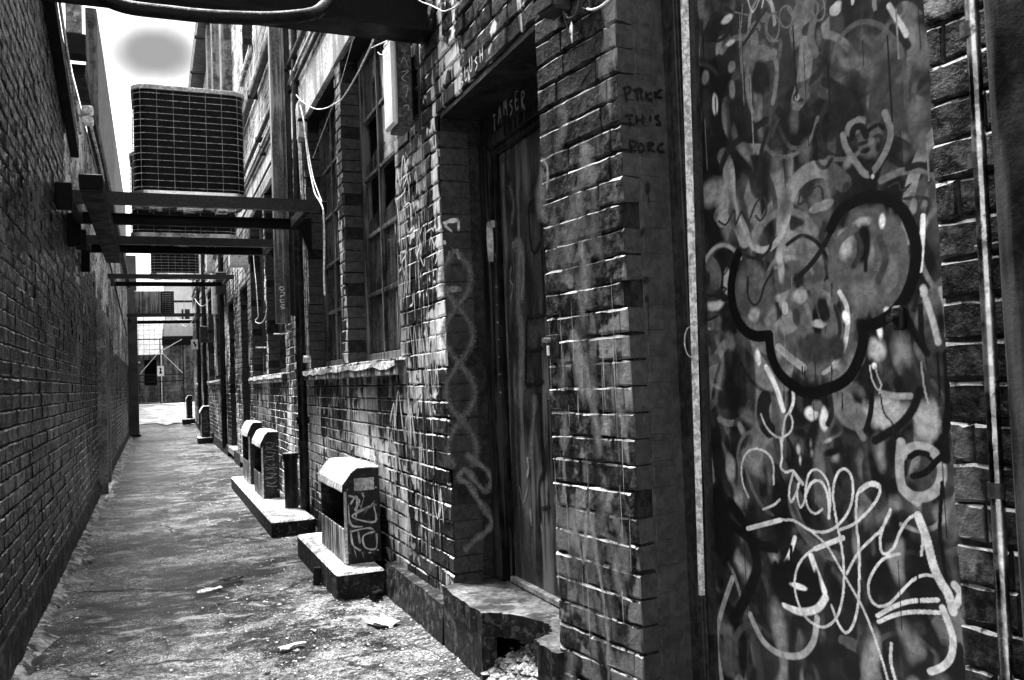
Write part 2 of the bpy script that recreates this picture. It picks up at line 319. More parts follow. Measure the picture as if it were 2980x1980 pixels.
def emit_bricks(bricks, parent, matfn, mats, limit=300, part_name='brick', rest_name='brickwork', minpx=10):
    score = []
    for i, (fr, a, b, z0, z1, p, dp) in enumerate(bricks):
        q0 = pix(fr.p(a, (z0+z1)/2)); q1 = pix(fr.p(b, (z0+z1)/2))
        if not q0 or not q1: continue
        cx, cy = (q0[0]+q1[0])/2, (q0[1]+q1[1])/2
        if -15 < cx < 1040 and -15 < cy < 695:
            w = abs(q0[0]-q1[0]); h = (z1-z0)*(q0[2]+q1[2])/2
            if max(w, h) >= minpx: score.append((w*h, i))
    score.sort(reverse=True); big = set(i for _, i in score[:limit]); J = random.Random(5); cache = {}
    V = []; F = []; MI = []
    for i, (fr, a, b, z0, z1, p, dp) in enumerate(bricks):
        mi = matfn((z0+z1)/2, (a+b)/2, fr)
        if i in big:
            key = (round(b-a, 3), round(z1-z0, 3), dp, mi, J.randrange(8))
            if key not in cache:
                hl, hz = (b-a)/2, (z1-z0)/2; bv, bf = brick_fine(hl, hz, dp, .006, J)
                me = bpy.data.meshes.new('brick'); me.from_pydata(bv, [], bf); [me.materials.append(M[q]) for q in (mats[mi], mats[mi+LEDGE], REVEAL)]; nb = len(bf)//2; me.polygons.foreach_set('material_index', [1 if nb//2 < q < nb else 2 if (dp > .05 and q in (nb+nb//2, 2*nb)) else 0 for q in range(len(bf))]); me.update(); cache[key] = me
            o = bpy.data.objects.new(part_name, cache[key]); COL.objects.link(o)
            e = fr.e*(1 if fr.hand > 0 else -1); c = fr.p((a+b)/2, (z0+z1)/2, p); t = J.gauss(0, .006); s_, c_ = math.sin(t), math.cos(t)
            ex = Vector((e[0], e[1], 0)); ey = Vector((fr.n[0], fr.n[1], 0)); ez = Vector((0, 0, 1)); ax = ex*c_ + ez*s_; az = ez*c_ - ex*s_
            o.matrix_basis = Matrix(((ax.x, ey.x, az.x, c[0]), (ax.y, ey.y, az.y, c[1]), (ax.z, ey.z, az.z, c[2]), (0,0,0,1)))
            setparent(o, parent)
        else:
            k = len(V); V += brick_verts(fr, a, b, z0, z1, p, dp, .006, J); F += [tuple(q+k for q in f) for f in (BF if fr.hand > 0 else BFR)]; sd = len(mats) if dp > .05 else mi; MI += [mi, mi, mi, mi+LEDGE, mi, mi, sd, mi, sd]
    if V:
        me = bpy.data.meshes.new(rest_name); me.from_pydata(V, [], F); me.polygons.foreach_set('material_index', MI); me.update()
        o = link_mesh(rest_name, me, list(mats)+[REVEAL], parent); o['kind'] = 'stuff'
def wall_core(fr, u0, u1, z0, z1, openings, depth, mats, name, parent, d0=-.012, matz=None):
    mb = MB(); us = sorted(set([u0, u1] + [q for o in openings for q in o[:2] if u0 < q < u1])); zs = sorted(set([z0, z1] + [q for o in openings for q in o[2:] if z0 < q < z1] + ([matz] if matz else [])))
    for i in range(len(us)-1):
        for j in range(len(zs)-1):
            cu, cz = (us[i]+us[i+1])/2, (zs[j]+zs[j+1])/2
            if any(o[0] < cu < o[1] and o[2] < cz < o[3] for o in openings): continue
            mb.add([fr.p(us[i], zs[j], d0), fr.p(us[i+1], zs[j], d0), fr.p(us[i+1], zs[j+1], d0), fr.p(us[i], zs[j+1], d0)], [(0,1,2,3) if fr.hand > 0 else (3,2,1,0)], 1 if matz and cz > matz else 0)
    for a, b, c, d in openings:
        i_ = .006
        for (ua, za, ub, zb) in ((a-i_, c, a-i_, d+i_), (b+i_, c, b+i_, d+i_), (a-i_, d+i_, b+i_, d+i_), (a-i_, c-i_, b+i_, c-i_)):
            mb.add([fr.p(ua, za, d0), fr.p(ub, zb, d0), fr.p(ub, zb, -depth), fr.p(ua, za, -depth)], [(0,1,2,3)], 0)
    return mb.build(name, mats, parent)
DOOR_PAINT=[
('e',0.006,0.55,0.32,0.5,0.45,(0.99,0.701)),
('e',0.006,0.5,0.2,0.6,0.4,(1.018,1.124)),
('e',0.006,0.198,0.45,0.6,0.5,(0.749,2.116)),
('e',0.05,0.198,0.152,0.8,0.5,(0.861,2.079)),
('e',0.045,0.13,0.152,0.6,0.8,(1.21,1.967)),
('e',0.1,0.03,0.06,0.7,0.85,(0.904,1.864)),
('e',0.1,0.035,0.065,0.7,0.85,(1.02,1.84)),
('e',0.1,0.022,0.044,0.7,0.85,(1.311,1.804)),
('e',0.08,0.012,0.036,0.7,0.85,(1.298,1.916)),
('e',0.11,0.016,0.036,0.7,0.85,(1.215,2.032)),
('e',0.09,0.016,0.036,0.7,0.85,(1.146,2.028)),
('e',0.11,0.0225,0.044,0.7,0.85,(1.049,2.127)),
('e',0.085,0.042,0.056,0.7,0.85,(0.987,1.979)),
('e',0.15,0.018,0.07,0.7,0.85,(0.791,1.92)),
('e',0.06,0.036,0.07,0.7,0.85,(0.691,1.735)),
('e',0.085,0.036,0.085,0.7,0.85,(0.906,1.738)),
('e',0.1,0.045,0.04,0.7,0.85,(1.02,1.694)),
('e',0.15,0.028,0.024,0.7,0.85,(1.157,1.702)),
('e',0.125,0.025,0.052,0.7,0.85,(1.151,1.974)),
('e',0.09,0.02,0.021,0.7,0.85,(1.245,1.948)),
('e',0.165,0.021,0.064,0.7,0.85,(0.594,1.283)),
('e',0.15,0.042,0.05,0.7,0.85,(0.736,1.12)),
('e',0.15,0.03,0.036,0.7,0.85,(0.683,1.335)),
('e',0.3,0.042,0.02,0.7,0.85,(0.606,1.165)),
('e',0.4,0.03,0.014,0.7,0.85,(1.064,1.073)),
('e',0.09,0.025,0.032,0.7,0.85,(1.092,1.145)),
('e',0.1875,0.03,0.05,0.7,0.85,(0.835,1.187)),
('e',0.1875,0.015,0.028,0.7,0.85,(0.968,1.061)),
('e',0.3,0.018,0.032,0.7,0.85,(0.707,1.051)),
('e',0.09,0.024,0.036,0.7,0.85,(1.342,1.417)),
('e',0.28,0.024,0.048,0.75,0.85,(0.748,0.939)),
('e',0.7,0.018,0.02,0.75,0.85,(0.891,1.023)),
('e',0.55,0.0125,0.024,0.75,0.85,(0.9,0.989)),
('e',0.25,0.0175,0.024,0.75,0.85,(0.976,1.023)),
('e',0.18,0.02,0.036,0.75,0.85,(1.043,0.978)),
('e',0.3,0.015,0.028,0.75,0.85,(1.088,1.005)),
('e',0.25,0.02,0.048,0.75,0.85,(1.148,1.005)),
('e',0.3,0.02,0.056,0.75,0.85,(1.113,0.827)),
('e',0.2,0.024,0.064,0.75,0.85,(1.093,0.718)),
('e',0.6,0.0175,0.045,0.75,0.85,(0.785,0.688)),
('e',0.45,0.0385,0.055,0.75,0.85,(0.681,0.671)),
('e',0.35,0.036,0.04,0.75,0.85,(0.712,0.842)),
('e',0.3,0.036,0.048,0.75,0.85,(1.217,0.729)),
('e',0.3,0.03,0.088,0.75,0.85,(1.07,0.518)),
('e',0.2,0.036,0.052,0.75,0.85,(1.2,0.595)),
('e',0.3,0.036,0.09,0.75,0.85,(0.744,0.527)),
('e',0.3,0.024,0.12,0.75,0.85,(0.761,0.421)),
('e',0.25,0.018,0.08,0.75,0.85,(0.839,0.407)),
('e',0.3,0.032,0.028,0.75,0.85,(1.219,0.5)),
('e',0.12,0.024,0.12,0.75,0.85,(1.371,0.906)),
('e',0.07,0.016,0.12,0.75,0.85,(1.368,0.748)),
('s',0.012,0.015,0.6,0.7,[(0.533,2.434),(0.61,2.306),(0.559,2.177),(0.58,1.974)]),
('s',0.15,0.0068,0.15,1,[(0.824,1.965),(0.804,2.03),(0.8,2.09),(0.812,2.141),(0.837,2.163),(0.867,2.162),(0.899,2.133),(0.913,2.085),(0.905,2.039),(0.89,1.995)]),
('e',0.01,0.042,0.056,0.3,0.9,(0.861,2.079)),
('e',0.14,0.03,0.03,0.2,1,(0.841,2.221)),
('e',0.125,0.021,0.016,0.2,1,(0.875,2.244)),
('s',0.14,0.015,0.2,1,[(0.835,2.223),(0.837,2.164)]),
('s',0.03,0.002,0.2,1,[(0.818,2.234),(0.829,2.218),(0.847,2.225),(0.852,2.21),(0.87,2.219)]),
('s',0.135,0.0026,0.2,1,[(0.929,2.197),(0.923,2.177),(0.911,2.167),(0.896,2.17),(0.884,2.186),(0.879,2.208),(0.882,2.23),(0.893,2.244),(0.907,2.245),(0.92,2.233),(0.928,2.212),(0.928,2.189)]),
('s',0.135,0.0026,0.2,1,[(0.979,2.209),(0.974,2.194),(0.962,2.187),(0.948,2.191),(0.936,2.204),(0.931,2.221),(0.933,2.238),(0.943,2.248),(0.957,2.247),(0.97,2.237),(0.978,2.22),(0.978,2.203)]),
('s',0.135,0.0026,0.2,1,[(1.031,2.201),(1.026,2.189),(1.015,2.184),(1.002,2.188),(0.99,2.199),(0.985,2.214),(0.987,2.228),(0.997,2.236),(1.01,2.235),(1.023,2.226),(1.03,2.211),(1.03,2.196)]),
('s',0.135,0.0032,0.2,1,[(1.064,2.197),(1.059,2.185),(1.047,2.18),(1.032,2.184),(1.02,2.196),(1.014,2.212),(1.016,2.226),(1.027,2.233),(1.041,2.231),(1.055,2.221),(1.063,2.207),(1.063,2.192)]),
('s',0.135,0.0026,0.2,1,[(1.086,2.188),(1.082,2.173),(1.072,2.165),(1.06,2.168),(1.051,2.18),(1.047,2.198),(1.049,2.215),(1.057,2.226),(1.069,2.226),(1.079,2.217),(1.085,2.2),(1.085,2.182)]),
('s',0.135,0.0026,0.2,1,[(0.923,2.16),(0.902,2.174),(0.884,2.205),(0.895,2.241),(0.923,2.243)]),
('s',0.135,0.0026,0.2,1,[(0.972,2.143),(0.966,2.175),(0.983,2.194),(0.962,2.237)]),
('s',0.1,0.012,0.3,1,[(1.047,2.174),(1.034,2.129),(1.046,2.082)]),
('s',0.175,0.0018,0.25,1,[(0.762,2.306),(0.815,2.276)]),
('s',0.175,0.0018,0.25,1,[(0.796,2.315),(0.786,2.25)]),
('s',0.5,0.0018,0.25,1,[(0.818,2.32),(0.833,2.278),(0.861,2.303)]),
('s',0.5,0.0022,0.25,1,[(0.876,2.297),(0.869,2.278)]),
('e',0.5,0.0315,0.014,0.5,1,(0.729,2.299)),
('e',0.45,0.024,0.0112,0.5,1,(0.743,2.217)),
('e',0.45,0.015,0.04,0.3,1,(0.673,2.045)),
('e',0.15,0.018,0.024,0.3,1,(0.747,2.139)),
('e',0.15,0.015,0.035,0.3,1,(0.746,2.075)),
('e',0.175,0.024,0.03,0.4,1,(0.633,2.143)),
('s',0.015,0.0055,0.4,1,[(0.733,2.172),(0.798,2.2),(0.848,2.241),(0.885,2.267)]),
('s',0.015,0.0115,0.6,1,[(0.864,1.954),(0.792,1.933),(0.715,1.907),(0.673,1.856)]),
('s',0.02,0.0084,0.6,1,[(0.868,1.926),(0.838,1.863),(0.822,1.768)]),
('s',0.012,0.012,0.5,1,[(0.91,1.967),(0.931,1.944),(0.919,1.93)]),
('s',0.085,0.0068,0.6,0.8,[(1.099,2.044),(1.126,2.095),(1.184,2.114),(1.24,2.087),(1.284,2.035),(1.305,1.963),(1.303,1.862)]),
('s',0.012,0.014,0.6,1,[(1.071,2),(1.113,1.966),(1.144,1.932),(1.16,1.896),(1.142,1.897)]),
('s',0.01,0.01,0.6,1,[(1.278,2.067),(1.301,2.036),(1.316,2.008)]),
('s',0.015,0.008,0.7,0.8,[(1.054,2.051),(1.081,2.009),(1.097,1.946)]),
('s',0.5,0.0072,0.3,1,[(1.273,2.123),(1.288,2.09),(1.303,2.062),(1.314,2.035)]),
('e',0.45,0.02,0.018,0.1,1,(1.126,2.173)),
('s',0.175,0.006,0.1,1,[(1.232,2.155),(1.234,2.13)]),
('e',0.005,0.035,0.036,0.3,1,(1.173,2.166)),
('e',0.5,0.0056,0.0104,0.3,1,(1.176,2.169)),
('s',0.16,0.0088,0.2,1,[(1.119,1.843),(1.126,1.809),(1.152,1.763),(1.181,1.724),(1.209,1.734),(1.242,1.772),(1.257,1.814),(1.243,1.864)]),
('e',0.15,0.03,0.024,0.2,1,(1.157,1.853)),
('e',0.08,0.044,0.052,0.4,1,(1.195,1.796)),
('s',0.008,0.0092,0.2,1,[(1.147,1.828),(1.153,1.85),(1.176,1.848),(1.187,1.821)]),
('s',0.008,0.006,0.2,1,[(1.197,1.834),(1.224,1.84),(1.237,1.827)]),
('s',0.02,0.0052,0.2,1,[(1.159,1.805),(1.186,1.806)]),
('s',0.02,0.0052,0.2,1,[(1.209,1.811),(1.227,1.811),(1.23,1.794)]),
('e',0.125,0.013,0.012,0.5,1,(1.199,1.798)),
('e',0.0075,0.02,0.0104,0.5,1,(1.18,1.78)),
('e',0.01,0.012,0.016,0.5,1,(1.216,1.779)),
('s',0.01,0.006,0.3,1,[(1.192,1.746),(1.196,1.717)]),
('e',0.6,0.0056,0.0064,0.3,1,(1.196,1.71)),
('e',0.08,0.03,0.032,0.4,1,(0.988,1.992)),
('s',0.02,0.0052,0.3,1,[(0.978,2.003),(0.966,1.985),(0.992,1.973)]),
('s',0.02,0.0044,0.3,1,[(0.991,1.949),(1,1.933)]),
('e',0.2,0.01,0.0096,0.2,1,(0.967,1.994)),
('s',0.03,0.0036,0.2,1,[(0.656,1.699),(0.687,1.684),(0.722,1.72),(0.725,1.678),(0.752,1.71),(0.774,1.674),(0.807,1.722),(0.838,1.734),(0.847,1.697),(0.822,1.67),(0.805,1.687)]),
('s',0.03,0.0032,0.3,1,[(0.976,1.728),(0.963,1.692),(0.99,1.7),(1.023,1.726),(1.042,1.718),(1.045,1.685),(1.03,1.679)]),
('e',0.2,0.0375,0.016,0.2,1,(1.039,1.669)),
('s',0.14,0.009,0.6,1,[(1.224,1.7),(1.28,1.71),(1.345,1.699),(1.374,1.671)]),
('s',0.012,0.008,0.5,1,[(1.297,1.714),(1.33,1.716),(1.36,1.699)]),
('s',0.03,0.0021,0.2,1,[(1.244,1.68),(1.27,1.686),(1.277,1.665),(1.303,1.675),(1.281,1.657)]),
('s',0.03,0.0045,0.3,1,[(1.284,1.642),(1.325,1.637),(1.348,1.625),(1.338,1.594),(1.316,1.565)]),
('e',0.2,0.01,0.024,0.4,1,(1.307,1.615)),
('e',0.0825,0.084,0.108,0.25,0.9,(0.778,1.464)),
('e',0.09,0.135,0.156,0.2,0.9,(1.176,1.509)),
('e',0.0975,0.135,0.132,0.2,0.95,(0.986,1.326)),
('e',0.12,0.036,0.048,0.5,0.9,(0.798,1.498)),
('e',0.3,0.015,0.052,0.5,0.9,(0.886,1.518)),
('e',0.4,0.018,0.028,0.5,0.9,(0.882,1.549)),
('e',0.15,0.021,0.04,0.5,0.9,(0.737,1.496)),
('e',0.35,0.024,0.025,0.5,0.9,(0.773,1.393)),
('e',0.1125,0.024,0.056,0.5,0.9,(0.958,1.543)),
('e',0.38,0.0325,0.048,0.5,0.9,(1.11,1.562)),
('e',0.85,0.0128,0.024,0.5,0.9,(1.226,1.59)),
('e',0.15,0.034,0.072,0.5,0.9,(1.23,1.456)),
('e',0.1875,0.02,0.044,0.5,0.9,(1.181,1.52)),
('e',0.3,0.04,0.016,0.5,0.9,(1.164,1.601)),
('e',0.006,0.024,0.06,0.35,1,(1.167,1.542)),
('s',0.03,0.008,0.6,1,[(1.13,1.5),(1.155,1.536),(1.144,1.577)]),
('s',0.05,0.01,0.7,1,[(1.21,1.558),(1.224,1.503),(1.199,1.452)]),
('s',0.008,0.0052,0.3,1,[(1.165,1.483),(1.167,1.514)]),
('s',0.085,0.012,0.4,1,[(1.067,1.419),(1.062,1.496),(1.087,1.566),(1.136,1.594)]),
('s',0.09,0.0132,0.4,1,[(1.204,1.398),(1.253,1.419),(1.273,1.47),(1.27,1.549),(1.247,1.59)]),
('s',0.5,0.0069,0.4,1,[(1.083,1.437),(1.102,1.399),(1.101,1.347),(1.083,1.285),(1.051,1.248)]),
('e',0.85,0.013,0.027,0.3,1,(1.1,1.367)),
('s',0.33,0.0112,0.25,1,[(0.866,1.303),(0.908,1.269),(0.949,1.242)]),
('s',0.3,0.006,0.3,1,[(1.015,1.226),(1.056,1.245)]),
('e',0.0045,0.02,0.07,0.5,1,(0.998,1.351)),
('s',0.09,0.008,0.5,1,[(0.907,1.417),(0.942,1.452),(1.015,1.461),(1.064,1.439)]),
('s',0.02,0.006,0.6,1,[(1.066,1.402),(1.077,1.345),(1.065,1.306)]),
('s',0.16,0.0068,0.6,1,[(0.971,1.411),(0.983,1.36),(0.959,1.32)]),
('e',0.21,0.036,0.035,0.3,1,(0.903,1.366)),
('e',0.5,0.0132,0.02,0.3,1,(0.892,1.407)),
('e',0.3,0.036,0.024,0.5,1,(0.951,1.438)),
('e',0.35,0.035,0.016,0.4,1,(1.008,1.354)),
('e',0.0375,0.0875,0.052,0.35,1,(0.983,1.285)),
('e',0.03,0.03,0.048,0.5,1,(1.058,1.278)),
('e',0.0112,0.023,0.046,0.3,1,(1.031,1.391)),
('e',0.0375,0.0168,0.032,0.4,1,(0.934,1.38)),
('e',0.15,0.045,0.044,0.5,0.8,(1.157,1.426)),
('e',0.6,0.0104,0.0104,0.5,1,(1.216,1.374)),
('s',0.01,0.0025,0.3,1,[(0.946,1.245),(0.945,1.224)]),
('s',0.01,0.002,0.3,1,[(0.954,1.244),(0.953,1.219)]),
('s',0.01,0.002,0.3,1,[(1.06,1.46),(1.058,1.432)]),
('s',0.01,0.002,0.3,1,[(1.03,1.348),(1.029,1.332)]),
('s',0.01,0.002,0.3,1,[(1.044,1.246),(1.041,1.201)]),
('s',0.01,0.002,0.3,1,[(0.881,1.402),(0.879,1.38)]),
('s',0.01,0.002,0.3,1,[(0.88,1.229),(0.874,1.13)]),
('s',0.01,0.002,0.3,1,[(1.074,1.185),(1.07,1.129)]),
('s',0.01,0.002,0.3,1,[(0.96,1.177),(0.958,1.148)]),
('s',0.01,0.002,0.3,1,[(1.058,1.189),(1.057,1.169)]),
('s',0.004,0.0148,0.18,1,[(1.065,1.606),(1.092,1.642),(1.136,1.661),(1.186,1.667),(1.242,1.648),(1.278,1.615),(1.296,1.575),(1.307,1.532),(1.304,1.484),(1.287,1.431),(1.255,1.385),(1.21,1.355),(1.168,1.343),(1.145,1.344)]),
('s',0.004,0.0148,0.18,1,[(1.147,1.344),(1.144,1.301),(1.13,1.263),(1.102,1.22),(1.062,1.195),(1.007,1.181),(0.955,1.175),(0.903,1.199),(0.861,1.234),(0.839,1.283),(0.833,1.336)]),
('s',0.004,0.015,0.18,1,[(0.834,1.338),(0.776,1.341),(0.729,1.369),(0.701,1.417),(0.693,1.487),(0.708,1.545),(0.728,1.588)]),
('s',0.01,0.008,0.3,1,[(1.07,1.605),(1.037,1.561),(0.994,1.521),(0.95,1.493),(0.939,1.488)]),
('s',0.02,0.0055,0.3,1,[(0.726,1.598),(0.767,1.574),(0.809,1.564),(0.847,1.578),(0.864,1.613)]),
('s',0.02,0.004,0.3,1,[(0.763,1.511),(0.759,1.457),(0.782,1.428),(0.806,1.444),(0.827,1.486),(0.858,1.517)]),
('s',0.85,0.0066,0.35,1,[(1.33,1.591),(1.324,1.529),(1.314,1.465)]),
('e',0.6,0.0144,0.02,0.5,1,(1.318,1.413)),
('s',0.4,0.008,0.5,1,[(1.325,1.394),(1.338,1.349),(1.35,1.29)]),
('s',0.3,0.0075,0.6,1,[(1.365,1.415),(1.377,1.353),(1.375,1.303)]),
('s',0.008,0.0075,0.4,1,[(1.31,1.38),(1.309,1.329),(1.31,1.282)]),
('s',0.01,0.009,0.6,1,[(1.278,1.346),(1.299,1.3),(1.321,1.266)]),
('e',0.0075,0.0104,0.032,0.5,1,(1.36,1.333)),
('s',0.01,0.006,0.3,1,[(1.306,1.414),(1.293,1.371)]),
('e',0.42,0.038,0.042,0.5,1,(1.179,1.276)),
('e',0.8,0.013,0.032,0.6,1,(1.164,1.289)),
('e',0.195,0.04,0.068,0.5,1,(1.256,1.277)),
('e',0.7,0.012,0.012,0.4,1,(1.172,1.238)),
('s',0.005,0.0126,0.4,1,[(1.371,1.261),(1.373,1.2),(1.368,1.129),(1.347,1.068),(1.317,1.024)]),
('e',0.4,0.085,0.052,0.5,1,(1.208,1.123)),
('e',0.36,0.04,0.068,0.4,1,(1.315,1.107)),
('e',0.015,0.06,0.04,0.7,1,(1.253,1.221)),
('s',0.3,0.008,0.6,1,[(1.19,1.172),(1.228,1.165),(1.27,1.165)]),
('s',0.008,0.0111,0.5,1,[(1.295,1.176),(1.276,1.135),(1.241,1.097),(1.196,1.07),(1.164,1.053)]),
('s',0.008,0.008,0.3,1,[(1.153,1.227),(1.162,1.184),(1.156,1.126),(1.139,1.079)]),
('s',0.4,0.0022,0.2,1,[(1.161,1.242),(1.165,1.207),(1.181,1.18),(1.191,1.192),(1.182,1.215),(1.176,1.238)]),
('s',0.4,0.0026,0.2,1,[(1.304,1.245),(1.308,1.19),(1.317,1.147),(1.331,1.118),(1.333,1.082)]),
('s',0.02,0.0024,0.2,1,[(1.187,1.169),(1.195,1.123),(1.217,1.097),(1.217,1.055)]),
('e',0.5,0.049,0.025,0.6,1,(0.631,1.442)),
('e',0.5,0.0182,0.055,0.5,1,(0.675,1.512)),
('s',0.01,0.0035,0.2,1,[(0.592,1.476),(0.631,1.475)]),
('s',0.01,0.003,0.2,1,[(0.654,1.496),(0.655,1.454)]),
('s',0.01,0.003,0.2,1,[(0.654,1.496),(0.674,1.488),(0.659,1.476),(0.676,1.463),(0.657,1.453)]),
('s',0.01,0.0024,0.2,1,[(0.655,1.576),(0.661,1.532),(0.686,1.557),(0.655,1.576)]),
('s',0.01,0.004,0.3,1,[(0.588,1.4),(0.629,1.409)]),
('s',0.8,0.0084,0.4,1,[(0.817,1.248),(0.847,1.195),(0.871,1.126)]),
('e',0.85,0.0132,0.032,0.4,1,(0.796,1.28)),
('s',0.7,0.0052,0.4,1,[(0.91,1.182),(0.908,1.148),(0.892,1.118)]),
('e',0.75,0.0276,0.024,0.5,1,(0.967,1.127)),
('e',0.7,0.02,0.035,0.4,1,(1.01,1.108)),
('e',0.1125,0.02,0.02,0.4,1,(0.984,1.148)),
('s',0.02,0.008,0.5,1,[(1.031,1.173),(1.036,1.124),(1.021,1.091)]),
('s',0.15,0.0092,0.5,1,[(1.076,1.189),(1.097,1.145),(1.108,1.094),(1.129,1.059)]),
('e',0.009,0.049,0.1,0.7,1,(0.677,1.165)),
('e',0.0075,0.045,0.024,0.6,1,(1.075,1.025)),
('e',0.009,0.054,0.028,0.7,1,(0.906,1.084)),
('s',0.5,0.0032,0.2,1,[(0.787,1.112),(0.805,1.077),(0.832,1.054),(0.86,1.048),(0.894,1.067),(0.902,1.097),(0.89,1.118),(0.874,1.096),(0.864,1.048),(0.858,0.985)]),
('s',0.003,0.0156,0.15,1,[(1.065,1.606),(1.092,1.642),(1.136,1.661),(1.186,1.667),(1.242,1.648),(1.278,1.615),(1.296,1.575),(1.307,1.532),(1.304,1.484),(1.287,1.431),(1.255,1.385),(1.21,1.355),(1.168,1.343),(1.145,1.344)]),
('s',0.003,0.0156,0.15,1,[(1.147,1.344),(1.144,1.301),(1.13,1.263),(1.102,1.22),(1.062,1.195),(1.007,1.181),(0.955,1.175),(0.903,1.199),(0.861,1.234),(0.839,1.283),(0.833,1.336)]),
('s',0.003,0.016,0.15,1,[(0.834,1.338),(0.776,1.341),(0.729,1.369),(0.701,1.417),(0.693,1.487),(0.708,1.545),(0.728,1.588)]),
('e',0.006,0.0595,0.165,0.4,1,(0.605,0.77)),
('e',0.35,0.028,0.055,0.5,1,(0.656,0.951)),
('e',0.008,0.054,0.044,0.6,1,(0.81,0.9)),
('e',0.008,0.06,0.06,0.6,1,(1.179,0.942)),
('s',0.006,0.0185,0.45,1,[(0.649,0.84),(0.69,0.799),(0.72,0.749),(0.743,0.681),(0.721,0.619),(0.673,0.543),(0.638,0.49)]),
('s',0.006,0.0155,0.4,1,[(0.645,0.78),(0.699,0.755),(0.758,0.732),(0.816,0.734)]),
('s',0.4,0.0085,0.5,1,[(0.64,0.618),(0.595,0.527),(0.565,0.441),(0.561,0.37),(0.573,0.295)]),
('e',0.01,0.072,0.088,0.6,1,(0.86,0.717)),
('s',0.85,0.0068,0.5,1,[(0.888,0.772),(0.863,0.717),(0.823,0.664)]),
('s',0.85,0.0088,0.5,1,[(0.941,0.73),(0.959,0.687),(0.981,0.643)]),
('e',0.004,0.108,0.066,0.25,1,(0.874,0.647)),
('e',0.95,0.036,0.0104,0.35,1,(0.89,0.64)),
('s',0.9,0.0104,0.5,1,[(0.84,0.579),(0.894,0.571),(0.953,0.592),(0.983,0.627)]),
('s',0.004,0.008,0.3,1,[(0.829,0.592),(0.884,0.59),(0.938,0.605),(0.961,0.634)]),
('s',0.004,0.0052,0.3,1,[(0.873,0.745),(0.866,0.65)]),
('e',0.005,0.075,0.052,0.6,1,(0.874,0.512)),
('s',0.42,0.0092,0.5,1,[(0.705,0.523),(0.74,0.468),(0.785,0.44),(0.841,0.437),(0.897,0.455),(0.936,0.502),(0.952,0.567)]),
('s',0.36,0.0124,0.3,1,[(1.232,1.012),(1.258,1.036),(1.292,1.044),(1.321,1.034),(1.339,1.01),(1.34,0.978),(1.325,0.947),(1.296,0.927),(1.262,0.924),(1.234,0.939)]),
('s',0.36,0.012,0.4,1,[(1.238,1.051),(1.23,0.991),(1.235,0.939),(1.27,0.913)]),
('s',0.006,0.0078,0.3,1,[(1.26,1.017),(1.282,1.029),(1.306,1.027)]),
('s',0.006,0.0078,0.3,1,[(1.264,0.971),(1.299,0.983),(1.328,1.012),(1.348,1.028)]),
('s',0.006,0.014,0.4,1,[(1.351,1.064),(1.352,1.021)]),
('s',0.006,0.0051,0.3,1,[(1.34,0.963),(1.326,0.862),(1.33,0.794),(1.337,0.735)]),
('e',0.006,0.024,0.104,0.7,1,(1.263,0.675)),
('e',0.006,0.02,0.044,0.5,1,(1.174,0.725)),
('e',0.006,0.055,0.033,0.7,1,(1.167,0.689)),
('e',0.008,0.036,0.064,0.7,1,(1.167,0.55)),
('e',0.006,0.044,0.06,0.7,1,(1.293,0.591)),
('e',0.005,0.021,0.0192,0.2,1,(1.021,0.498)),
('e',0.005,0.026,0.028,0.2,1,(1.052,0.455)),
('e',0.006,0.035,0.06,0.6,1,(1.003,0.671)),
('s',0.62,0.0035,0.15,1,[(0.84,0.873),(0.819,0.856),(0.777,0.838)]),
('s',0.62,0.0035,0.15,1,[(0.722,0.868),(0.702,0.909),(0.701,0.958),(0.722,0.996),(0.759,1.011),(0.8,1.003),(0.824,0.976),(0.821,0.914)]),
('s',0.62,0.0036,0.15,1,[(0.857,1.042),(0.858,0.991),(0.852,0.964),(0.87,0.952),(0.895,0.957),(0.88,0.915),(0.875,0.885),(0.882,0.871),(0.902,0.9),(0.915,0.931)]),
('s',0.62,0.0056,0.15,1,[(0.895,0.957),(0.913,0.937),(0.925,0.926)]),
('s',0.62,0.0032,0.15,1,[(0.909,0.922),(0.904,0.892),(0.909,0.865),(0.917,0.862),(0.931,0.884),(0.937,0.908)]),
('s',0.62,0.0034,0.15,1,[(1.007,0.841),(1.015,0.887),(1.011,0.935),(0.992,0.961),(0.972,0.968),(0.951,0.957),(0.939,0.929),(0.932,0.891),(0.942,0.858),(0.964,0.849),(0.987,0.863)]),
('s',0.62,0.0043,0.15,1,[(0.937,0.902),(0.954,0.928),(0.976,0.939),(0.995,0.93),(1.008,0.898),(1.008,0.843)]),
('s',0.67,0.0068,0.15,1,[(0.713,0.775),(0.786,0.798),(0.839,0.815)]),
('s',0.62,0.0038,0.15,1,[(0.839,0.815),(0.889,0.819),(0.941,0.801),(0.982,0.801),(1.018,0.814),(1.054,0.843),(1.08,0.882),(1.09,0.926),(1.085,0.961),(1.067,0.975),(1.047,0.966),(1.03,0.933),(1.025,0.892),(1.033,0.832),(1.044,0.77),(1.047,0.711),(1.041,0.65),(1.023,0.594),(0.996,0.561),(0.965,0.546),(0.919,0.556),(0.89,0.591),(0.879,0.636),(0.888,0.683),(0.914,0.721),(0.953,0.751),(1,0.771)]),
('s',0.67,0.0068,0.15,1,[(0.958,0.753),(1.005,0.775),(1.05,0.795)]),
('s',0.62,0.0038,0.15,1,[(1.044,0.816),(1.086,0.835),(1.125,0.867),(1.159,0.905),(1.17,0.933),(1.157,0.947),(1.135,0.942),(1.106,0.92),(1.097,0.887),(1.095,0.832),(1.098,0.77),(1.094,0.699),(1.087,0.635),(1.069,0.577),(1.044,0.548),(1.021,0.566),(1.002,0.61)]),
('s',0.62,0.0068,0.15,1,[(1.111,0.924),(1.139,0.942),(1.166,0.941)]),
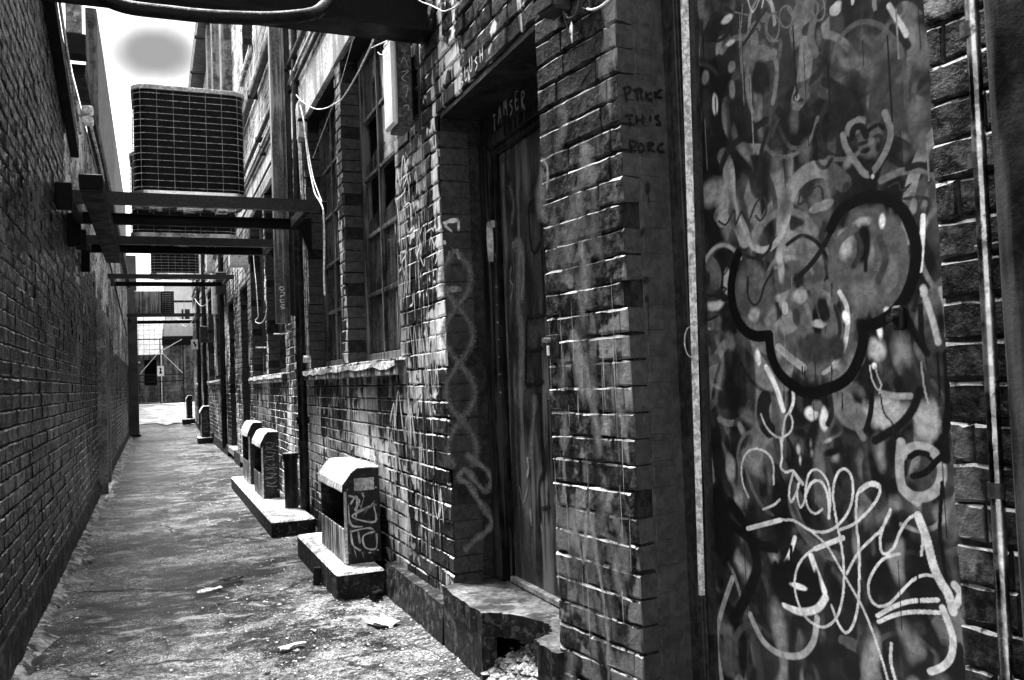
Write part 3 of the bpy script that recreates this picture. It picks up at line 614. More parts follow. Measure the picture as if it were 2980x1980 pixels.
('s',0.62,0.0038,0.15,1,[(1.196,0.885),(1.174,0.842),(1.162,0.806),(1.164,0.78),(1.177,0.773),(1.2,0.793),(1.219,0.833),(1.242,0.866),(1.264,0.879),(1.275,0.862),(1.28,0.827),(1.274,0.786)]),
('s',0.62,0.0112,0.15,1,[(1.27,0.878),(1.289,0.828),(1.305,0.765),(1.322,0.729),(1.339,0.704),(1.348,0.667)]),
('s',0.65,0.0087,0.2,1,[(1.322,0.669),(1.335,0.636),(1.343,0.603),(1.336,0.562),(1.313,0.532),(1.28,0.511)]),
('s',0.62,0.0038,0.15,1,[(1.216,0.78),(1.172,0.762),(1.139,0.726),(1.12,0.685),(1.125,0.651),(1.146,0.638),(1.178,0.65),(1.214,0.687),(1.25,0.723),(1.283,0.74),(1.311,0.738)]),
('s',0.62,0.0035,0.15,1,[(0.941,0.802),(0.995,0.767),(1.027,0.727),(1.057,0.685),(1.096,0.629),(1.124,0.57),(1.147,0.507),(1.161,0.459)]),
('s',0.62,0.0036,0.15,1,[(1.056,0.704),(1.09,0.757),(1.13,0.798),(1.168,0.834),(1.195,0.879)]),
('s',0.62,0.0056,0.15,1,[(1.142,0.612),(1.186,0.643),(1.238,0.669),(1.311,0.686)]),
('s',0.62,0.0052,0.15,1,[(1.144,0.597),(1.189,0.624),(1.245,0.645),(1.313,0.657)]),
('s',0.62,0.0044,0.15,1,[(1.178,0.552),(1.173,0.506),(1.183,0.465)]),
('s',0.62,0.0092,0.3,1,[(1.356,0.728),(1.37,0.71),(1.357,0.683)])]
WALL_PAINT={
'nrev':[(0.003,0.0095,0.25,1,[(0.022,2.139),(0.033,2.096)]),
(0.003,0.0095,0.25,1,[(0.018,2.138),(0.042,2.148),(0.05,2.137),(0.03,2.122)]),
(0.003,0.0095,0.25,1,[(0.057,2.138),(0.095,2.15)]),
(0.003,0.0095,0.25,1,[(0.072,2.14),(0.075,2.104)]),
(0.003,0.0095,0.25,1,[(0.081,2.141),(0.095,2.143),(0.087,2.128),(0.099,2.11)]),
(0.003,0.0095,0.25,1,[(0.11,2.142),(0.113,2.114)]),
(0.003,0.0095,0.25,1,[(0.135,2.142),(0.116,2.132),(0.118,2.116),(0.136,2.12)]),
(0.003,0.0095,0.25,1,[(0.147,2.149),(0.147,2.12)]),
(0.003,0.0095,0.25,1,[(0.177,2.158),(0.15,2.137),(0.177,2.128)]),
(0.003,0.0095,0.25,1,[(0.017,2.051),(0.059,2.061)]),
(0.003,0.0095,0.25,1,[(0.039,2.053),(0.041,2.021)]),
(0.003,0.0095,0.25,1,[(0.066,2.062),(0.068,2.027)]),
(0.003,0.0095,0.25,1,[(0.067,2.043),(0.094,2.049)]),
(0.003,0.0095,0.25,1,[(0.092,2.067),(0.093,2.03)]),
(0.003,0.0095,0.25,1,[(0.123,2.069),(0.122,2.044)]),
(0.003,0.0095,0.25,1,[(0.162,2.07),(0.142,2.062),(0.157,2.053),(0.161,2.041),(0.142,2.039)]),
(0.003,0.0095,0.25,1,[(0.034,1.971),(0.039,1.936)]),
(0.003,0.0095,0.25,1,[(0.03,1.97),(0.054,1.976),(0.06,1.963),(0.038,1.952)]),
(0.003,0.0095,0.25,1,[(0.076,1.972),(0.068,1.95),(0.083,1.943),(0.091,1.959),(0.076,1.972)]),
(0.003,0.0095,0.25,1,[(0.107,1.977),(0.112,1.944)]),
(0.003,0.0095,0.25,1,[(0.109,1.975),(0.13,1.977),(0.115,1.96),(0.135,1.948)]),
(0.003,0.0095,0.25,1,[(0.173,1.982),(0.152,1.969),(0.151,1.953),(0.176,1.954)]),
(0.006,0.02,0.4,1,[(0.098,1.851),(0.097,1.806)]),
(0.006,0.004,0.2,1,[(0.1,1.806),(0.101,1.774),(0.104,1.759)]),
(0.008,0.012,0.4,1,[(0.076,1.7),(0.063,1.675)]),
(0.01,0.03,0.6,0.8,[(0.065,1.546),(0.081,1.526)]),
(0.006,0.014,0.4,1,[(0.072,1.488),(0.075,1.463)]),
(0.01,0.003,0.2,1,[(0.08,1.46),(0.076,1.394),(0.081,1.367)])],
'dhead':[(0.45,0.007,0.2,1,[(3.699,2.488),(3.651,2.484)]),
(0.45,0.007,0.2,1,[(3.672,2.485),(3.629,2.434)]),
(0.45,0.007,0.2,1,[(3.623,2.491),(3.589,2.435)]),
(0.45,0.007,0.2,1,[(3.623,2.488),(3.577,2.486),(3.561,2.451)]),
(0.45,0.007,0.2,1,[(3.556,2.5),(3.533,2.463),(3.518,2.493),(3.502,2.458)]),
(0.45,0.007,0.2,1,[(3.479,2.5),(3.439,2.463),(3.482,2.472),(3.443,2.484)]),
(0.45,0.007,0.2,1,[(3.426,2.469),(3.406,2.486),(3.372,2.461)]),
(0.45,0.007,0.2,1,[(3.394,2.478),(3.353,2.417)]),
(0.45,0.007,0.2,1,[(3.37,2.48),(3.31,2.489),(3.308,2.455)]),
(0.45,0.007,0.2,1,[(3.326,2.446),(3.283,2.419)]),
(0.45,0.007,0.2,1,[(3.453,2.443),(3.45,2.408)]),
(0.45,0.007,0.2,1,[(3.422,2.443),(3.414,2.402)])],
'drev':[(0.8,0.022,0.2,1,[(1.312,1.993),(1.335,2.009),(1.389,2.019)]),
(0.8,0.012,0.2,1,[(1.389,2.019),(1.386,1.963)]),
(0.7,0.012,0.2,1,[(1.312,1.993),(1.355,1.959)]),
(0.9,0.016,0.3,1,[(1.312,1.918),(1.314,1.894)]),
(0.55,0.02,0.4,1,[(1.372,1.874),(1.379,1.848),(1.392,1.827)]),
(0.6,0.006,0.2,1,[(1.335,1.868),(1.333,1.836)]),
(0.35,0.028,0.2,1,[(1.3,1.68),(1.39,1.681)]),
(0.22,0.05,0.9,0.7,[(1.366,1.874),(1.381,1.856),(1.396,1.838),(1.409,1.82),(1.421,1.803),(1.43,1.785),(1.436,1.767),(1.44,1.749),(1.441,1.731),(1.438,1.713),(1.433,1.695),(1.425,1.677),(1.414,1.659),(1.401,1.641),(1.387,1.623),(1.373,1.605),(1.357,1.587),(1.343,1.57),(1.329,1.552),(1.317,1.534),(1.307,1.517),(1.299,1.499),(1.294,1.482),(1.292,1.464),(1.293,1.446),(1.297,1.429),(1.303,1.411),(1.313,1.393),(1.324,1.375),(1.337,1.357),(1.352,1.339),(1.367,1.321),(1.382,1.302),(1.396,1.284),(1.409,1.266),(1.42,1.248),(1.429,1.23),(1.435,1.212),(1.439,1.194),(1.439,1.176),(1.436,1.158),(1.43,1.141),(1.422,1.123),(1.411,1.106),(1.398,1.089),(1.384,1.072),(1.369,1.055),(1.354,1.038),(1.34,1.022),(1.326,1.005),(1.314,0.988),(1.305,0.971),(1.297,0.954),(1.292,0.937),(1.291,0.919),(1.292,0.902),(1.296,0.884),(1.303,0.866),(1.313,0.848),(1.324,0.83)]),
(0.22,0.05,0.9,0.7,[(1.366,1.874),(1.351,1.855),(1.337,1.837),(1.324,1.819),(1.312,1.801),(1.303,1.783),(1.297,1.765),(1.293,1.748),(1.292,1.73),(1.295,1.712),(1.3,1.694),(1.308,1.677),(1.318,1.659),(1.331,1.641),(1.344,1.623),(1.359,1.605),(1.374,1.587),(1.389,1.569),(1.403,1.551),(1.415,1.533),(1.425,1.515),(1.433,1.497),(1.438,1.479),(1.44,1.461),(1.439,1.444),(1.435,1.426),(1.428,1.408),(1.418,1.39),(1.406,1.373),(1.393,1.355),(1.378,1.338),(1.363,1.321),(1.348,1.303),(1.334,1.286),(1.321,1.269),(1.31,1.252),(1.301,1.235),(1.295,1.217),(1.292,1.2),(1.291,1.182),(1.294,1.164),(1.3,1.147),(1.308,1.129),(1.318,1.111),(1.331,1.092),(1.345,1.074),(1.359,1.056),(1.374,1.037),(1.389,1.019),(1.402,1),(1.414,0.982),(1.424,0.963),(1.432,0.945),(1.437,0.927),(1.438,0.909),(1.437,0.892),(1.432,0.874),(1.425,0.857),(1.415,0.84),(1.403,0.824)]),
(0.25,0.045,0.8,0.8,[(1.379,0.889),(1.485,0.8),(1.507,0.747),(1.466,0.706),(1.383,0.808),(1.352,0.796),(1.343,0.775),(1.396,0.734),(1.44,0.657),(1.5,0.563),(1.474,0.507),(1.417,0.476),(1.353,0.425)])],
'main':[(0.9,0.011,0.25,1,[(4.765,2.289),(4.726,2.225),(4.702,2.133),(4.707,2.004)]),
(0.9,0.011,0.25,1,[(4.755,2.274),(4.592,2.277),(4.544,2.303)]),
(0.9,0.011,0.25,1,[(4.598,2.224),(4.585,2.149)]),
(0.9,0.011,0.25,1,[(4.579,2.202),(4.47,2.198),(4.461,2.096)]),
(0.9,0.011,0.25,1,[(4.474,2.336),(4.479,2.212)]),
(0.9,0.011,0.25,1,[(4.347,2.342),(4.321,2.301),(4.337,2.224)]),
(0.9,0.011,0.25,1,[(4.215,2.277),(4.192,2.227),(4.178,2.268)]),
(0.9,0.011,0.25,1,[(4.497,1.977),(4.415,2.041),(4.399,2.003)]),
(0.9,0.011,0.25,1,[(4.386,1.943),(4.37,1.9),(4.292,1.963),(4.287,1.928)]),
(0.9,0.011,0.25,1,[(4.308,1.994),(4.264,2.032)]),
(0.9,0.011,0.25,1,[(4.205,2.044),(4.209,1.927)]),
(0.9,0.011,0.25,1,[(4.201,1.993),(4.098,1.998),(4.064,1.978)]),
(0.9,0.011,0.25,1,[(4.144,1.917),(4.112,1.956),(4.055,1.898)]),
(0.9,0.011,0.25,1,[(4.04,1.879),(4.026,1.845),(4.056,1.817)]),
(0.9,0.011,0.25,1,[(4.033,1.857),(3.969,1.885)]),
(0.9,0.011,0.25,1,[(4.688,1.967),(4.685,1.902)]),
(0.9,0.011,0.25,1,[(4.688,1.964),(4.565,1.958)]),
(0.9,0.011,0.25,1,[(4.685,1.902),(4.544,1.949)]),
(0.9,0.011,0.25,1,[(4.498,1.966),(4.484,1.91)]),
(0.9,0.011,0.25,1,[(4.725,1.858),(4.664,1.887)]),
(0.9,0.011,0.25,1,[(4.622,1.857),(4.615,1.826)]),
(0.9,0.011,0.25,1,[(4.526,1.827),(4.512,1.766)]),
(0.9,0.011,0.25,1,[(4.311,1.806),(4.305,1.774)]),
(0.9,0.011,0.25,1,[(4.086,1.794),(4.09,1.756)]),
(0.9,0.011,0.25,1,[(4.466,1.713),(4.472,1.661),(4.538,1.649)]),
(0.9,0.011,0.25,1,[(4.337,1.677),(4.324,1.704),(4.356,1.685)]),
(0.9,0.011,0.25,1,[(4.266,1.693),(4.271,1.654)]),
(0.9,0.011,0.25,1,[(4.302,1.884),(4.249,1.832),(4.226,1.868)]),
(0.9,0.011,0.25,1,[(4.157,1.808),(4.17,1.782)]),
(0.7,0.014,0.4,1,[(4.592,2.363),(4.493,2.358),(4.587,2.313)]),
(0.7,0.014,0.4,1,[(4.45,2.354),(4.436,2.298)])],
'leaf':[(0.3,0.09,0.8,0.5,[(3.607,1.852),(3.651,1.59),(3.619,1.378),(3.683,1.098)]),
(0.25,0.07,0.8,0.5,[(3.502,1.169),(3.533,1.033),(3.604,0.824)]),
(0.2,0.05,0.7,0.5,[(3.71,1.739),(3.758,1.456)]),
(0.32,0.06,0.8,0.6,[(3.691,1.843),(3.598,1.859),(3.574,1.725),(3.613,1.58)]),
(0.2,0.05,0.8,0.6,[(3.699,2.152),(3.657,2.041),(3.694,1.945)]),
(0.003,0.02,0.3,1,[(3.484,2.011),(3.378,2)]),
(0.003,0.02,0.3,1,[(3.478,2.01),(3.489,1.9),(3.458,1.788),(3.373,1.823)]),
(0.003,0.008,0.3,1,[(3.48,2.045),(3.391,2.103)]),
(0.003,0.02,0.3,1,[(3.557,1.509),(3.469,1.509),(3.388,1.506)]),
(0.003,0.018,0.3,1,[(3.557,1.512),(3.583,1.348),(3.601,1.204)]),
(0.003,0.018,0.3,1,[(3.577,1.363),(3.484,1.361),(3.394,1.367)]),
(0.003,0.02,0.3,1,[(3.592,1.205),(3.498,1.213),(3.392,1.226)]),
(0.004,0.03,0.5,0.9,[(3.452,1.183),(3.45,1.036),(3.445,0.838)]),
(0.3,0.012,0.3,0.8,[(3.707,1.767),(3.733,1.699),(3.699,1.666),(3.743,1.599)]),
(0.03,0.012,0.3,0.8,[(3.73,1.54),(3.663,1.478),(3.76,1.427)]),
(0.03,0.012,0.3,0.8,[(3.668,1.422),(3.746,1.383),(3.677,1.338)]),
(0.45,0.02,0.4,0.9,[(3.616,0.886),(3.603,0.839),(3.625,0.789)]),
(0.35,0.01,0.3,0.9,[(3.718,0.752),(3.681,0.672),(3.61,0.763)]),
(0.4,0.03,0.6,0.7,[(3.603,0.668),(3.594,0.58)]),
(0.3,0.02,0.5,0.7,[(3.504,0.646),(3.466,0.545)]),
(0.003,0.03,0.4,0.9,[(3.456,0.97),(3.42,0.854),(3.492,0.768),(3.493,0.594)]),
(0.003,0.02,0.3,0.9,[(3.486,0.668),(3.373,0.689)]),
(0.003,0.02,0.4,0.9,[(3.395,0.784),(3.412,0.606)])]}
CABLES=[
('slack white cable looping from the downpipe junction up to the steel beam',0.006,0.75,[(1.17,7.349,3.693),(1.17,7.134,3.581),(1.17,6.771,3.423),(1.17,6.403,3.285),(1.17,6.065,3.191),(1.17,5.786,3.133),(1.17,5.555,3.091),(1.17,5.336,3.086),(1.17,5.082,3.094),(1.17,4.938,3.108),(1.17,4.734,3.132),(1.17,4.543,3.175),(1.17,4.473,3.183)]),
('thin grey wire slanting down across the upper window',0.003,0.4,[(1.2,5.146,3.429),(1.2,5.303,3.385),(1.2,5.559,3.295),(1.2,5.741,3.238),(1.2,5.932,3.196),(1.2,6.42,3.103),(1.2,6.817,3.025)]),
('white cable hanging straight beside the square duct',0.006,0.75,[(1.15,7.271,3.55),(1.15,7.215,3.341),(1.15,7.173,3.111),(1.15,7.152,2.924),(1.15,7.109,2.789)]),
('thick white cable falling past the frame end to the window sill',0.008,0.75,[(1.12,6.861,3.451),(1.12,6.719,3.284),(1.12,6.631,3.075),(1.12,6.559,2.916),(1.12,6.447,2.77),(1.12,6.32,2.632),(1.12,6.154,2.547),(1.12,6.03,2.466),(1.12,6.009,2.388),(1.12,6.007,2.296),(1.12,6.032,2.147),(1.12,6.068,2.029),(1.12,6.061,1.864)]),
('second white cable joining the bundle at the frame end',0.006,0.7,[(1.13,6.713,3.2),(1.13,6.572,2.96),(1.13,6.429,2.773),(1.13,6.267,2.64),(1.13,6.125,2.535)]),
('white cable ending in a hook beside the far window pair',0.007,0.7,[(1.2,11.276,3.017),(1.2,11.144,2.723),(1.2,11.003,2.488),(1.2,10.89,2.154),(1.2,10.905,2.091),(1.2,11.203,2.071),(1.2,11.063,2.033),(1.2,10.603,1.995),(1.2,10.248,2.02),(1.2,10.063,2.105)]),
('pale cable draped down from the third air conditioner frame',0.006,0.7,[(1.15,16.643,3.665),(1.15,17.557,3.499),(1.15,19.013,3.492),(1.15,24.102,3.969),(1.15,30.163,4.399),(1.15,34.6,4.516)]),
('short pale cable loop near the white conduit',0.008,0.6,[(1.15,25.997,3.79),(1.15,23.566,3.395),(1.15,21.492,3.187),(1.15,19.161,3.122)]),
('pale cable curling above the small white notice',0.01,0.75,[(1.05,41.766,4.501),(1.05,32.148,3.429),(1.05,26.954,3.165),(1.05,23.957,3.15),(1.05,23.361,3.455)]),
('bright slack wire drooping below the picture edge beside the beam end',0.005,0.8,[(1.22,3.961,3.091),(1.22,3.892,3.046),(1.22,3.759,2.975),(1.22,3.665,2.921),(1.22,3.575,2.871),(1.22,3.457,2.835),(1.22,3.373,2.819),(1.22,3.316,2.823)]),
('thin white lead curling from the top of the wall lamp',0.004,0.8,[(1.16,4.663,3.102),(1.16,4.515,3.065),(1.16,4.309,3.011),(1.16,4.181,2.977),(1.16,4.149,2.979)]),
('short white wire end below the curled lamp lead',0.004,0.8,[(1.16,4.327,2.958),(1.16,4.396,2.968),(1.16,4.475,2.998),(1.16,4.52,3.025)])]
NEAR_CABLES=[
('bright wire arcing from the electrical box towards the corner',0.004,0.7,-0.05,[(0.39,2.411),(0.416,2.399),(0.451,2.392),(0.485,2.393),(0.508,2.397)]),
('dark wire dangling under the electrical box',0.004,0.05,-0.05,[(0.259,2.453),(0.269,2.416),(0.285,2.376),(0.315,2.353),(0.34,2.353)]),
('dark flex looping out of the electrical box',0.005,0.05,-0.05,[(0.348,2.458),(0.343,2.438),(0.32,2.415),(0.282,2.422),(0.271,2.441)]),
('coiled dark lead beside the electrical box',0.004,0.08,-0.04,[(0.352,2.458),(0.345,2.44),(0.368,2.42),(0.392,2.421),(0.388,2.444),(0.364,2.45),(0.351,2.441)])]

def strokes(name, items, fn, parent, d0=.0035, lab=None):   # each stroke that can be picked out is a part of its own
    for k, it in enumerate(items): ribbons(name, [it], fn, parent, d0+k*.00006, lab)
def ribbons(name, items, fn, parent, d0=.0035, lab=None):    # sprayed paint: thin skins lying on the surface, fading at their rims
    V = []; F = []; VA = []; AL = []; R = random.Random(3)
    for it, (val, w, soft, alpha, pts) in enumerate(items):
        P = np.array(catmull(pts, 6) if len(pts) > 2 else [tuple(np.array(pts[0])*(1-t)+np.array(pts[1])*t) for t in np.linspace(0, 1, 5)], float)
        T = np.gradient(P, axis=0); T /= np.linalg.norm(T, axis=1)[:, None]+1e-9; Nn = np.stack([-T[:, 1], T[:, 0]], 1)
        k = len(V); n = len(P); hw = w/2*np.array([1+.25*math.sin(i*.9+it) for i in range(n)])
        d = d0 + it*.00006
        for i in range(n):
            ea = min(1, (i+.6)/2, (n-i-.4)/2)
            for c, al in ((-1, 0), (-(1-soft), 1), (1-soft, 1), (1, 0)):
                q = P[i] + Nn[i]*c*hw[i]; V.append(fn(q[0], q[1], d)); VA.append(val); AL.append(al*alpha*ea)
        for i in range(n-1):
            for c in range(3): F.append((k+i*4+c, k+i*4+c+1, k+i*4+c+5, k+i*4+c+4))
    me = bpy.data.meshes.new(name); me.from_pydata(V, [], F)
    me.attributes.new('val', 'FLOAT', 'POINT').data.foreach_set('value', VA); me.attributes.new('alp', 'FLOAT', 'POINT').data.foreach_set('value', AL); me.update()
    o = link_mesh(name, me, 'spray', parent)
    if lab: o['label'] = lab
    if len(items) > 1: o['kind'] = 'stuff'
    return o

# ================================================================== SETTING
def ground_z(y): return 0.0 if y < 27 else min((y-27)*.047, .64)
gb = MB(); nx, ny = 60, 520
xs = np.linspace(-.75, 2.6, nx); ys = np.concatenate([np.linspace(.2, 14, 380), np.linspace(14.1, 47, ny-380)])
ph = rng.uniform(0, 6.28, 24); kk = rng.normal(0, 1, (24, 2))*np.linspace(1.5, 16, 24)[:, None]
def relief(x, y): return sum(math.sin(kk[i, 0]*x+kk[i, 1]*y+ph[i])*.0011/(1+.2*i) for i in range(24))
for j, y in enumerate(ys):
    for i, x in enumerate(xs):
        edge = .018*math.exp(-((x+.6)/.10)**2)*(1+.6*math.sin(y*5.1)+.5*math.sin(y*13.7)) if x < -.3 else 0
        gb.v.append((x, y, ground_z(y) + relief(x, y) + max(edge, -.01) - .012*math.exp(-((x-.35)/.5)**2)))
gb.f = [(j*nx+i, j*nx+i+1, (j+1)*nx+i+1, (j+1)*nx+i) for j in range(ny-1) for i in range(nx-1)]; gb.mi = [0]*len(gb.f); gb.sm = [True]*len(gb.f)
tag(gb.build('alley_pavement', 'ground'), kind='structure')
yd = MB(); R = random.Random(41); n = 40
xs_ = np.linspace(-1.4, 1.9, 14)
for j in range(n):
    for i, x in enumerate(xs_): y = 30.2 + (46.5-30.2)*j/(n-1) + (R.uniform(-.9, .5) if j == 0 else 0); yd.v.append((x, y, ground_z(y)+.022+R.uniform(-.003, .003)))
yd.f = [(j*14+i, j*14+i+1, (j+1)*14+i+1, (j+1)*14+i) for j in range(n-1) for i in range(13)]; yd.mi = [0]*len(yd.f); yd.sm = [True]*len(yd.f)
tag(yd.build('sunlit_patch_sheet', 'yard'), kind='structure')  # paler sheet added where the far end is sunlit
fi = MB(); ysf = np.arange(2.0, 26, .06); m_f = len(ysf)
e_ = [-.50]
for y in ysf[1:]: e_.append(min(-.45, max(-.55, e_[-1]+R.uniform(-.022, .022))))
fi.add([(-.61, y, .05+R.uniform(-.012, .012)) for y in ysf]+[((-.6+e)/2, y, .036+R.uniform(-.008, .008)) for e, y in zip(e_, ysf)]+[(e, y, .004+R.uniform(-.004, .006)) for e, y in zip(e_, ysf)], [(k*m_f+i, (k+1)*m_f+i, (k+1)*m_f+i+1, k*m_f+i+1) for k in (0, 1) for i in range(m_f-1)])
tag(fi.build('kerb_fillet', 'fillet'), kind='structure')
g2 = MB(); g2.add([(-400, -200, -.08), (400, -200, -.08), (400, 900, -.08), (-400, 900, -.08)], [(0,1,2,3)])
tag(g2.build('ground', 'concrete'), kind='structure')

# ------------------------------------------------------------------ right building
RB_ = thing('brick_building', 'graffiti covered dark brick building lining the right side of the alley', 'building', (1.3, 2.8, 0))
ZT = 8.7
WH = 3.60
DOOR1 = (2.79, 3.96, .285, 2.53)
wins = [(4.77, 6.21, 1.37, WH), (6.40, 7.83, 1.37, WH), (9.35, 10.85, 1.37, WH), (11.05, 12.6, 1.37, WH), (18.3, 20.3, 1.42, WH), (20.6, 22.8, 1.42, WH), (27.2, 29, 1.42, WH)]
doors = [(13.1, 14.2, .2, 2.75), (15.4, 16.5, .2, 2.75), (24.5, 25.6, .25, 2.75)]
UPW = [(11.6, 12.9, 5.7, 7.6), (22.5, 23.8, 5.7, 7.6)]
OPM = [(2.79, 3.96, -.2, 2.53)] + wins + doors + UPW
NEAR_OP = (.465, 1.505, -.3, 3.2)
bricks = lay(FM, 2.80, 31.5, .0, ZT, .082, OPM, seed=21, ends=(2.80,), joint=.0095)
bricks += lay(FN, 0, 2.3, -.02, 4.1, .082, [NEAR_OP], seed=33, mix=.15, deep=.07, joint=.0075)
UPZ = 3.95
emit_bricks(bricks, RB_, lambda z, u, fr: 4 if fr is FN else 2 if (z > UPZ and u > 4.6) else 0, ['brick', 'brick_ledge', 'brick_white', 'brick_white', 'brick_near', 'near_ledge'])
wall_core(FM, 2.80, 31.5, -.1, ZT, OPM, .4, ['mortar', 'mortar_white'], 'mortar_bed', RB_, matz=UPZ)
wall_core(FN, 0, 2.3, -.2, 4.1, [NEAR_OP], .3, ['mortar'], 'mortar_bed', RB_)
mb = MB(); mb.box(1.72, 5, 3.0, 31.5, -.1, ZT-.02); mb.box(1.312, 1.75, 31.3, 31.5, -.1, ZT-.05)
mb.build('wall', 'black', RB_)
mb = MB()
q = [FN.p(-.02, 0, -.34), FN.p(2.3, 0, -.34), FN.p(2.3, 0, -2.5), FN.p(-.02, 0, -2.5)]
mb.prism([(a[0], a[1]) for a in q], 'z', -.2, 4.1); mb.build('wall', 'black', RB_)
# rendered band above the windows, plinth at the foot, eaves gutter
mb = MB(); mb.box(1.285, 1.33, 4.62, 31, WH+.005, UPZ-.02, .004); mb.build('rendered_band', 'render_white', RB_)
for (a, b) in ((3.975, 5.06), (6.62, 7.36), (11.5, 13.05), (14.25, 15.35), (16.55, 20.8), (21.6, 24.4), (25.7, 31)):
    mb = MB(); n = max(3, int((b-a)/.16)); R = random.Random(int(a*10))
    pr = [(a+(b-a)*i/n) for i in range(n+1)]
    top = [(R.uniform(1.243, 1.256), y, .185+R.uniform(-.008, .008)) for y in pr]; bot = [(R.uniform(1.225, 1.242), y, ground_z(y)-.05) for y in pr]; bk = [(1.31, y, .193) for y in pr]
    m = n+1; mb.add(top+bot+bk, [(i, i+1, m+i+1, m+i) for i in range(n)] + [(2*m+i, 2*m+i+1, i+1, i) for i in range(n)])
    mb.add([bot[0], top[0], bk[0], (1.31, a, -.05)], [(0,1,2,3)]); mb.add([bot[-1], top[-1], bk[-1], (1.31, b, -.05)], [(0,1,2,3)])
    mb.build('plinth', 'render_dark', RB_)
gt = MB(); gt.prism([(1.0, ZT-.02), (1.31, ZT-.02), (1.31, ZT+.22), (.98, ZT+.22)], 'y', 4.5, 25.2); gt.build('eaves_gutter', 'steel', RB_)
for y in np.arange(6, 25, 2.2):
    mb = MB(); mb.box(.972, 1.31, y, y+.05, ZT-.028, ZT+.03); mb.build('gutter_bracket', 'steel_black', RB_)
for y0, y1, dd in ((14.6, 15.0, .16), (16.6, 17.05, .16), (18.4, 18.8, .14)):
    mb = MB(); mb.box(1.3-dd, 1.32, y0, y1, 5.15, ZT-.03, .006); mb.build('brick_pilaster', 'far_brick', RB_)
# windows: far reveals show; timber frames with panes and a sill each
def window(w, cols, rows, dep=.135):
    a, b, c, d = w; x = 1.3+dep
    f = MB(); t = .055
    f.box(x, x+.07, a+.005, a+t, c, d, .004); f.box(x, x+.07, b-t, b-.005, c, d, .004); f.box(x-.002, x+.07, a+.006, b-.006, d-t, d-.003, .004); f.box(x-.004, x+.075, a+.006, b-.006, c+.003, c+t+.02, .004)
    wn = f.build('window', 'timber', RB_)
    yy = np.linspace(a+t, b-t, cols+1); zz = np.linspace(c+t+.02, d-t, rows+1)
    for i in range(1, cols): MB().box(x+.008, x+.055, yy[i]-.016, yy[i]+.016, c+t+.021, d-t-.001, .004).build('mullion', 'timber', wn)
    for j in range(1, rows): MB().box(x+.012, x+.05, a+t+.001, b-t-.001, zz[j]-.014, zz[j]+.014, .003).build('glazing_bar', 'timber', wn)
    for i in range(cols):
        for j in range(rows):
            R = random.Random(i*31+j*7+int(a*100))
            if R.random() < .14 and a < 8: continue_ = MB().add([(x+.03, yy[i]+.012, zz[j]+.01), (x+.03, yy[i+1]-.012, zz[j]+.01), (x+.03, yy[i+1]-.012, zz[j]+.1), (x+.03, yy[i]+.1, zz[j]+.16), (x+.03, yy[i]+.012, zz[j+1]-.03)], [(0,1,2,3,4)])
            else: continue_ = MB().box(x+.028, x+.032, yy[i]+.012, yy[i+1]-.012, zz[j]+.01, zz[j+1]-.01)
            continue_.build('pane', 'glass', wn)
    s_ = MB(); R = random.Random(int(a*77)); n = 9
    ysl = np.linspace(a-.07, b+.07, n+1)
    s_.box(1.25, x, a-.07, b+.07, c-.085, c-.012, .006, 0); s_.build('sill', 'sill', wn)
    s_ = MB()
    tp = [(1.244+R.uniform(-.004, .004), y, c-.006+R.uniform(-.002, .003)) for y in ysl]; ed = [(1.243+R.uniform(-.003, .003), y, c-.03-R.uniform(0, .022)) for y in ysl]; bk = [(x-.004, y, c+.004) for y in ysl]
    m = n+1; s_.add(tp+ed+bk, [(i, i+1, m+i+1, m+i) for i in range(n)] + [(2*m+i, 2*m+i+1, i+1, i) for i in range(n)]); s_.build('sill_coping', 'sill_top', wn)
for i, w in enumerate(wins): window(w, 3 if i < 2 else 2, 5 if i < 4 else 3)
for w in UPW: window(w, 2, 3)
# painted reveal linings of the openings (smooth paint over brick, as far as the frames)
def reveal(y, c, d, x1=1.436): MB().box(1.315, x1, y+.0015, y+.03, c, d).build('reveal_lining', 'reveal', RB_)
# far doors
def far_door(w, k):
    a, b, c, d = w
    fr = MB(); fr.box(1.46, 1.55, a+.01, a+.07, c, d-.01, .004); fr.box(1.46, 1.55, b-.07, b-.01, c, d-.01, .004); fr.box(1.458, 1.55, a+.011, b-.011, d-.08, d-.012, .004)
    o = fr.build('door', 'timber', RB_); lf = MB(); lf.box(1.49, 1.53, a+.072, b-.072, c+.01, d-.083, .004); lf.build('door_leaf', 'timber_dark', o)
    for z0, z1 in ((c+.15, c+1.0), (c+1.15, d-.25)): MB().box(1.482, 1.4905, a+.2, b-.2, z0, z1, .006).build('door_panel', 'timber', o)
    MB().tube([(1.485, b-.14, c+1.05), (1.44, b-.14, c+1.05), (1.44, b-.22, c+1.05)], .01).build('door_handle', 'galv', o)
    MB().box(1.24, 1.5, a-.04, b+.04, c-.12, c-.004, .01).build('doorstep', 'concrete', o)
for k, w in enumerate(doors): far_door(w, k)
